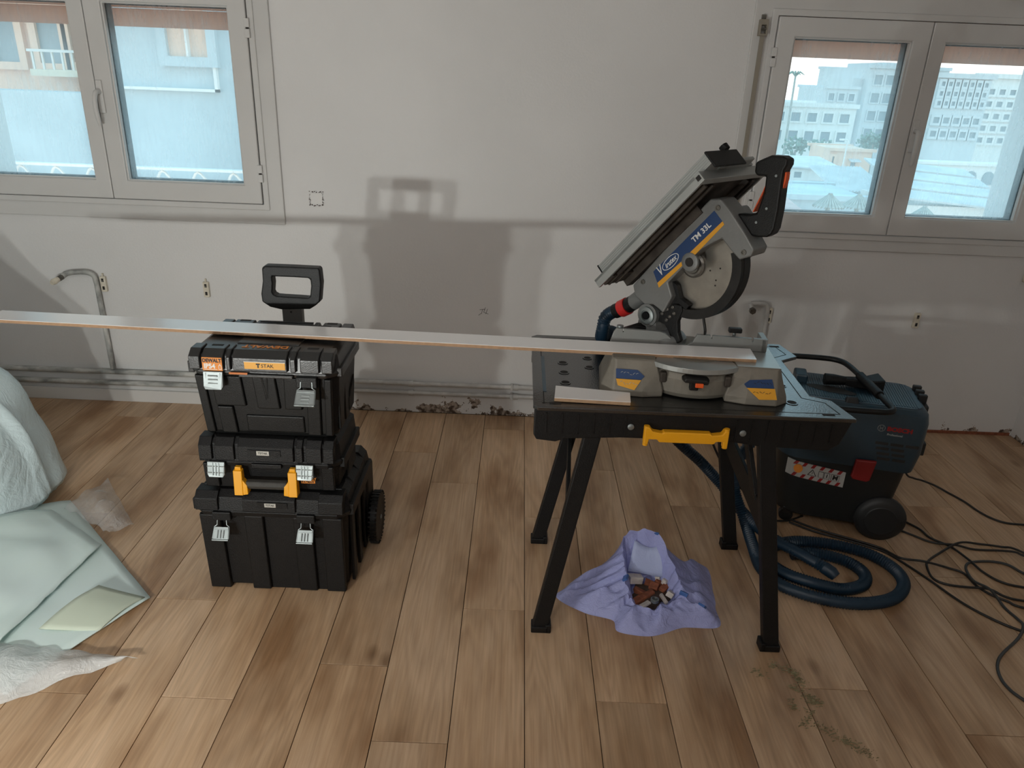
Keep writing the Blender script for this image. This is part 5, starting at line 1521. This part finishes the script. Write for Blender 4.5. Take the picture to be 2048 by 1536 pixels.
# =================================================================== SAWDUST ON THE FLOOR
rs = random.Random(21)
sd = MB()
def streak(pts, n, spread, size):
    P = smoothpath([(*p, 0) for p in pts], 8)
    for _ in range(n):
        p = P[rs.randrange(len(P))]
        x, y = p.x + rs.gauss(0, spread), p.y + rs.gauss(0, spread * .8)
        a = rs.uniform(-.5, .5) + (0 if rs.random() < .6 else 1.2); l = size * rs.uniform(.5, 1.6)
        d = Vector((cos(a), sin(a) * .6, 0)) * l
        c = Vector((x - .85, y - 1.53, .0012))
        w = Vector((-d.y, d.x, 0)) * .3
        b = len(sd.v)
        sd.v += [c - d, c - w * .8, c + d, c + w, c + Vector((0, 0, .0022))]
        sd.f += [(b, b + 1, b + 4), (b + 1, b + 2, b + 4), (b + 2, b + 3, b + 4), (b + 3, b, b + 4), (b + 3, b + 2, b + 1, b)]
streak([(.785, 1.690), (.835, 1.672), (.850, 1.645), (.848, 1.610)], 190, .008, .0045)
streak([(.735, 1.665), (.745, 1.64)], 40, .008, .004)
streak([(.815, 1.605), (.845, 1.596)], 36, .006, .005)
streak([(.85, 1.575), (.868, 1.550)], 120, .010, .0045)
streak([(.800, 1.555), (.803, 1.525)], 50, .006, .004)
streak([(.845, 1.525), (.825, 1.490), (.80, 1.47)], 70, .006, .004)
streak([(.835, 1.480), (.90, 1.43), (.945, 1.385)], 200, .010, .004)
tag(sd.build('sawdust', M_dustm, loc=(.85, 1.53, 0)), 'scattered greenish sawdust on the planks in front of the workbench leg', 'sawdust', kind='stuff')

# =================================================================== OUTSIDE
GZ = -8.0
M_white_r = mat('white_render_facade', (.74, .73, .70), .85)
M_blue_r = mat('pale_blue_render', (.50, .58, .61), .85, var=.16, scale=1.2)
M_pink_r = mat('pink_render', (.80, .55, .42), .85, var=.1, scale=.8)
M_grey_r = mat('grey_render', (.58, .61, .62), .85, var=.08, scale=.5)
M_cream_r = mat('cream_render', (.74, .66, .52), .85)
M_pane = mat('far_window_pane', (.20, .27, .30), .3)
M_tin = mat('weathered_tin_roof', (.56, .58, .58), .6, var=.2, scale=2)
M_thatch = mat('dry_thatch', (.40, .42, .38), .95, var=.35, scale=12)
M_tile = mat('pink_roof_tiles', (.62, .44, .40), .8, var=.2, scale=3)
M_leaf = mat('hazy_green_leaves', (.20, .33, .27), .9, var=.3, scale=2)
M_ground = mat('dusty_ground', (.48, .47, .43), .95, var=.15, scale=.2)
tag(MB().box(-160, 220, WY + WALL_T + .6, 260, GZ - .5, GZ).build('ground', M_ground), 'dusty ground of the town outside the windows', 'ground', kind='structure')

def building(name, x0, x1, y, depth, z1, m, label, wins=(), parapet=0.0, extra=None, cat='building', wm=None):
    o0 = Vector(((x0 + x1) / 2, y + depth / 2, GZ))
    T = Matrix.Translation(-o0)
    b = thing(name, o0, 0, label, cat)
    MB(T).box(x0, x1, y, y + depth, GZ, z1).build('walls', m, b)
    if parapet:
        MB(T).rframe(0, 0, 0, 0, 0, 0, 0) if False else None
        q = MB(T); q.box(x0 - .15, x1 + .15, y - .15, y + .15, z1 - .1, z1 + parapet)
        q.box(x0 - .15, x1 + .15, y + depth - .15, y + depth + .15, z1 - .1, z1 + parapet)
        q.build('parapet', m, b)
    for (a, c, d, f) in wins:
        w = MB(T).rframe(a - .12, c + .12, d - .12, f + .12, .12, y - .10, y + .02).build('window', m, b)
        MB(T).box(a, c, y - .03, y + .01, d, f).build('pane', wm or M_pane, w)
    return b, T

def grid(x0, x1, nx, z0, z1, nz, w, h):
    out = []
    for i in range(nx):
        for j in range(nz):
            cx = x0 + (x1 - x0) * (i + .5) / nx; cz = z0 + (z1 - z0) * (j + .5) / nz
            out.append((cx - w / 2, cx + w / 2, cz - h / 2, cz + h / 2))
    return out

# --- seen through the window behind the saw
building('town_house', 17.0, 25.2, 60, 9, .22, M_white_r, 'long white two-storey house with a flat roof beyond the trees', grid(17.6, 25.0, 6, -1.1, -.1, 1, .7, .62) + grid(17.6, 25.0, 6, -2.6, -1.3, 1, .7, .7), .2)
building('town_house', 27.8, 30.9, 74, 7, 1.55, M_grey_r, 'plain grey house rising behind the long white house', grid(28.0, 30.8, 3, .2, 1.3, 1, .5, .6), .15)
b, T = building('apartment_block', 35.0, 43.0, 82, 14, 3.6, M_grey_r, 'tall stepped grey apartment block against the sky', grid(35.4, 42.5, 6, -3.6, 3.3, 4, .8, .9), .2)
MB(T).box(36.6, 41.0, 83, 92, 3.6, 4.1).build('roof_storey', M_grey_r, b)
MB(T).box(33.9, 35.0, 83, 92, GZ, 2.5).build('side_wing', M_grey_r, b)
building('apartment_block', 23.6, 28.2, 42, 6, 2.40, M_white_r, 'broad white apartment block with rows of small windows', grid(23.6, 28.0, 8, -1.05, 1.95, 5, .30, .26), .12)
building('apartment_block', 20.4, 23.2, 40, 1.8, 2.30, M_grey_r, 'narrow grey apartment block beside the broad white one', grid(20.6, 23.1, 5, -.75, .55, 2, .30, .28) + grid(20.6, 23.1, 7, .8, 2.15, 3, .17, .20), .12)
b, T = building('hut', 16.3, 18.5, 41, 3, -1.42, M_pink_r, 'small pink house with a street lamp beside it', [(17.42, 17.68, -2.34, -2.06), (16.42, 16.52, -2.40, -1.80)], .05)
MB(T).loft([[(17.30, 40.6, -2.02), (17.85, 40.6, -2.02), (17.85, 41, -1.92), (17.30, 41, -1.92)], [(17.30, 40.6, -1.98), (17.85, 40.6, -1.98), (17.85, 41, -1.88), (17.30, 41, -1.88)]]).build('awning', M_grey_r, b)
t = thing('street_lamp', (16.75, 40.2, GZ), 0, 'white street lamp standing in front of the small pink house', 'lamp')
MB().tube([(0, 0, 0), (0, 0, 7.05), (-.04, 0, 7.10), (-.28, 0, 7.12)], .035, 8).build('pole', M_white_r, t)
MB().box(-.42, -.20, -.06, .06, 7.06, 7.14).build('lamp_head', M_white_r, t)
b, T = building('shed', 10.5, 12.7, 31, 2.5, -1.46, M_white_r, 'low white outbuilding with a small dark opening', [(11.0, 11.3, -1.85, -1.62)], 0)
MB(T).loft([[(10.3, 30.8, -1.48), (12.9, 30.8, -1.48), (12.9, 33.6, -1.28), (10.3, 33.6, -1.28)], [(10.3, 30.8, -1.42), (12.9, 30.8, -1.42), (12.9, 33.6, -1.22), (10.3, 33.6, -1.22)]]).build('tin_roof', M_tin, b)
b, T = building('shed', 10.75, 12.55, 26, 2.6, -1.68, M_blue_r, 'shed with a steep corrugated roof and fringed eaves', (), 0)
rf_ = MB(T)
for k in range(18):
    x = 10.65 + k * .111
    rf_.loft([[(x, 25.8, -1.68), (x + .055, 25.8, -1.63), (x + .111, 25.8, -1.68), (x + .055, 25.8, -1.70)], [(x, 28.7, -1.15), (x + .055, 28.7, -1.10), (x + .111, 28.7, -1.15), (x + .055, 28.7, -1.17)]])
rf_.build('corrugated_roof', M_tin, b)['kind'] = 'stuff'
building('shed', 7.3, 10.1, 22, 3, -1.36, M_blue_r, 'long pale flat-roofed shed behind the tiled lean-to', (), .05)
b, T = building('garden_wall', 14.6, 19.2, 29, .5, -.94, M_white_r, 'white garden wall with a row of dark arches', (), 0, cat='wall')
for k in range(7):
    cx = 14.95 + k * .66
    arcp = [(cx + .21 * cos(radians(180 - 180 * i / 10)), -1.36 + .21 * sin(radians(180 * i / 10))) for i in range(11)]
    MB(T).prism(arcp + [(cx + .21, -1.62), (cx - .21, -1.62)], 28.96, 29.02).build('arch_opening', M_pane, b)
MB(T).box(14.6, 19.2, 28.9, 29.6, -.95, -.86).build('coping', M_white_r, b)
b, T = building('shed', 10.5, 13.4, 20.5, 3, -1.30, M_white_r, 'lean-to shed with pale roof bands below the arches', (), 0)
for k in range(4):
    y = 20.3 + k * .85; z = -1.24 + k * .19
    MB(T).loft([[(10.4, y, z + .10), (13.5, y, z - .12), (13.5, y + .7, z + .03), (10.4, y + .7, z + .25)], [(10.4, y, z + .15), (13.5, y, z - .07), (13.5, y + .7, z + .08), (10.4, y + .7, z + .30)]]).build('roof_band', M_tin, b)
def parasol(x, y, z, r, label):
    t = thing('thatched_parasol', (x, y, GZ), 0, label, 'parasol', 'thatched parasols in the yard')
    MB().tube([(0, 0, 0), (0, 0, z - GZ)], .05, 8).build('post', M_thatch, t)
    q = MB()
    n = 26
    for k in range(n):
        a = 2 * pi * k / n; a2 = 2 * pi * (k + .8) / n
        top_ = Vector((0, 0, z - GZ)); p1 = Vector((r * cos(a), r * sin(a), z - GZ - r * .8)); p2 = Vector((r * cos(a2), r * sin(a2), z - GZ - r * .8))
        q.loft([[top_, top_ + Vector((cos(a) * .02, sin(a) * .02, 0)), top_ + Vector((cos(a2) * .02, sin(a2) * .02, -.01))], [p1 - Vector((0, 0, .05)), p1, p2]])
    q.build('thatch', M_thatch, t)
parasol(6.94, 17.0, -.62, .34, 'thatched parasol beside the pink tiled lean-to')
parasol(7.68, 17.2, -.64, .34, 'thatched parasol standing between its two neighbours in the yard')
parasol(9.10, 17.0, -.82, .40, 'broad thatched parasol in front of the banded lean-to shed')
b, T = building('lean_to', 5.3, 6.4, 17.2, 2.0, -1.15, M_white_r, 'small lean-to with a pink tiled roof beside the parasols', (), 0)
MB(T).loft([[(5.2, 17.0, -1.02), (6.5, 17.0, -1.14), (6.5, 19.3, -.92), (5.2, 19.3, -.78)], [(5.2, 17.0, -.97), (6.5, 17.0, -1.09), (6.5, 19.3, -.87), (5.2, 19.3, -.73)]]).build('tiled_roof', M_tile, b)
MB(T).box(6.10, 6.24, 18.0, 18.2, -1.0, -.62).build('chimney', M_white_r, b)
rt = random.Random(4)
def tree(x, y, z, r, label, kind=0):
    t = thing('tree', (x, y, GZ), 0, label, 'tree', 'trees among the houses')
    MB().tube([(0, 0, 0), (.05, 0, (z - GZ) * .6), (0, 0, z - GZ - r * .3)], [.16, .12, .06], 8).build('trunk', M_thatch, t)
    q = MB()
    for k in range(150):
        d = Vector((rt.gauss(0, 1), rt.gauss(0, 1), rt.gauss(0, .7))).normalized() * r * rt.uniform(.35, 1.0)
        c = Vector((d.x * 1.25, d.y, z - GZ + d.z * .8)); s = r * rt.uniform(.10, .2)
        a = Vector((rt.gauss(0, 1), rt.gauss(0, 1), rt.gauss(0, 1))).normalized(); b2 = a.orthogonal().normalized(); c2 = a.cross(b2)
        q.add([c + b2 * s, c + c2 * s, c - b2 * s, c - c2 * s, c + a * s * .6, c - a * s * .6], [(0, 1, 4), (1, 2, 4), (2, 3, 4), (3, 0, 4), (1, 0, 5), (2, 1, 5), (3, 2, 5), (0, 3, 5)])
    f = q.build('foliage', M_leaf, t); f['kind'] = 'stuff'
for x, y, z, r, lab_ in ((17.6, 50, -2.0, .78, 'rounded hazy green tree in front of the middle of the long white house'), (19.7, 51, -2.1, .75, 'rounded hazy green tree just behind the small pink house'),
                         (21.6, 48, -1.35, .75, 'taller hazy green tree between the pink house and the stepped block'), (23.4, 52.5, -1.9, .75, 'low hazy green tree at the foot of the stepped block'),
                         (15.4, 50, -1.5, .7, 'hazy green tree at the end of the long white house')):
    tree(x, y, z, r, lab_)
t = thing('palm_tree', (19.7, 58.6, GZ), 0, 'thin palm tree rising above the long white house', 'tree')
MB().tube([(0, 0, 0), (.1, 0, 5), (.0, 0, 10.3)], [.12, .09, .07], 8).build('trunk', M_thatch, t)
pf = MB()
for k in range(9):
    a = 2 * pi * k / 9
    pf.tube([(0, 0, 10.2), (cos(a) * .3, sin(a) * .3, 10.5), (cos(a) * .65, sin(a) * .65, 10.3)], [.06, .07, .02], 5)
pf.build('fronds', M_leaf, t)

# --- seen through the window above the riser pipe
b, T = building('neighbour_house', -5.75, 0.5, 10.5, 5, 6.0, M_blue_r, 'close pale-blue house wall with a tall pinkish shutter', [(-4.62, -4.10, 1.62, 2.6)], 0, wm=M_pink_r)
MB(T).box(-5.75, -4.02, 10.42, 10.5, 1.20, 1.235).build('ledge', M_white_r, b)
MB(T).box(-4.06, -4.02, 10.42, 10.5, 1.2, 3.0).build('downpipe', M_white_r, b)
MB(T).box(-4.365, -4.34, 10.38, 10.5, 1.62, 2.6).build('shutter_bar', M_white_r, b)
b, T = building('neighbour_house', -10.5, -6.02, 13.5, 5, 6.0, M_pink_r, 'pink house with a balcony farther along the street', [(-8.10, -7.72, 1.45, 2.2), (-7.55, -7.15, 1.48, 2.2), (-8.85, -8.45, 1.45, 2.2), (-6.9, -6.5, 1.5, 2.0)], 0)
MB(T).box(-8.0, -6.9, 12.9, 13.5, 1.26, 1.36).build('balcony', M_cream_r, b)
for k in range(7):
    MB(T).box(-7.95 + k * .16, -7.92 + k * .16, 12.92, 12.95, 1.36, 1.62).build('baluster', M_white_r, b)
MB(T).box(-8.0, -6.9, 12.90, 12.96, 1.62, 1.66).build('balcony_rail', M_white_r, b)
b, T = building('neighbour_house', -6.0, -5.78, 11.6, 4, 6.0, M_cream_r, 'narrow cream house front squeezed between pink and blue houses', (), 0)
building('boundary_wall', -9.5, -5.78, 10.6, .4, 1.12, M_blue_r, 'weathered bluish boundary wall in front of the pink house', (), 0, cat='wall')
# terrace parapet with white fence arches
tw = thing('terrace_fence', (-3.4, 6.2, GZ), 0, 'white looped fence on a parapet below the window above the riser pipe', 'fence')
MB().box(-3.2, 1.6, -.1, .1, 0, 8.42).build('parapet', M_blue_r, tw)
MB().box(-3.2, 1.6, -.03, .03, 8.74, 8.76).build('fence_rail', M_white_r, tw)
for k in range(16):
    x = -3.1 + k * .29
    MB().tube(smoothpath([(x, 0, 8.42), (x + .03, 0, 8.60), (x + .10, 0, 8.73), (x + .20, 0, 8.60), (x + .24, 0, 8.42)], 4), .011, 6).build('fence_loop', M_white_r, tw)
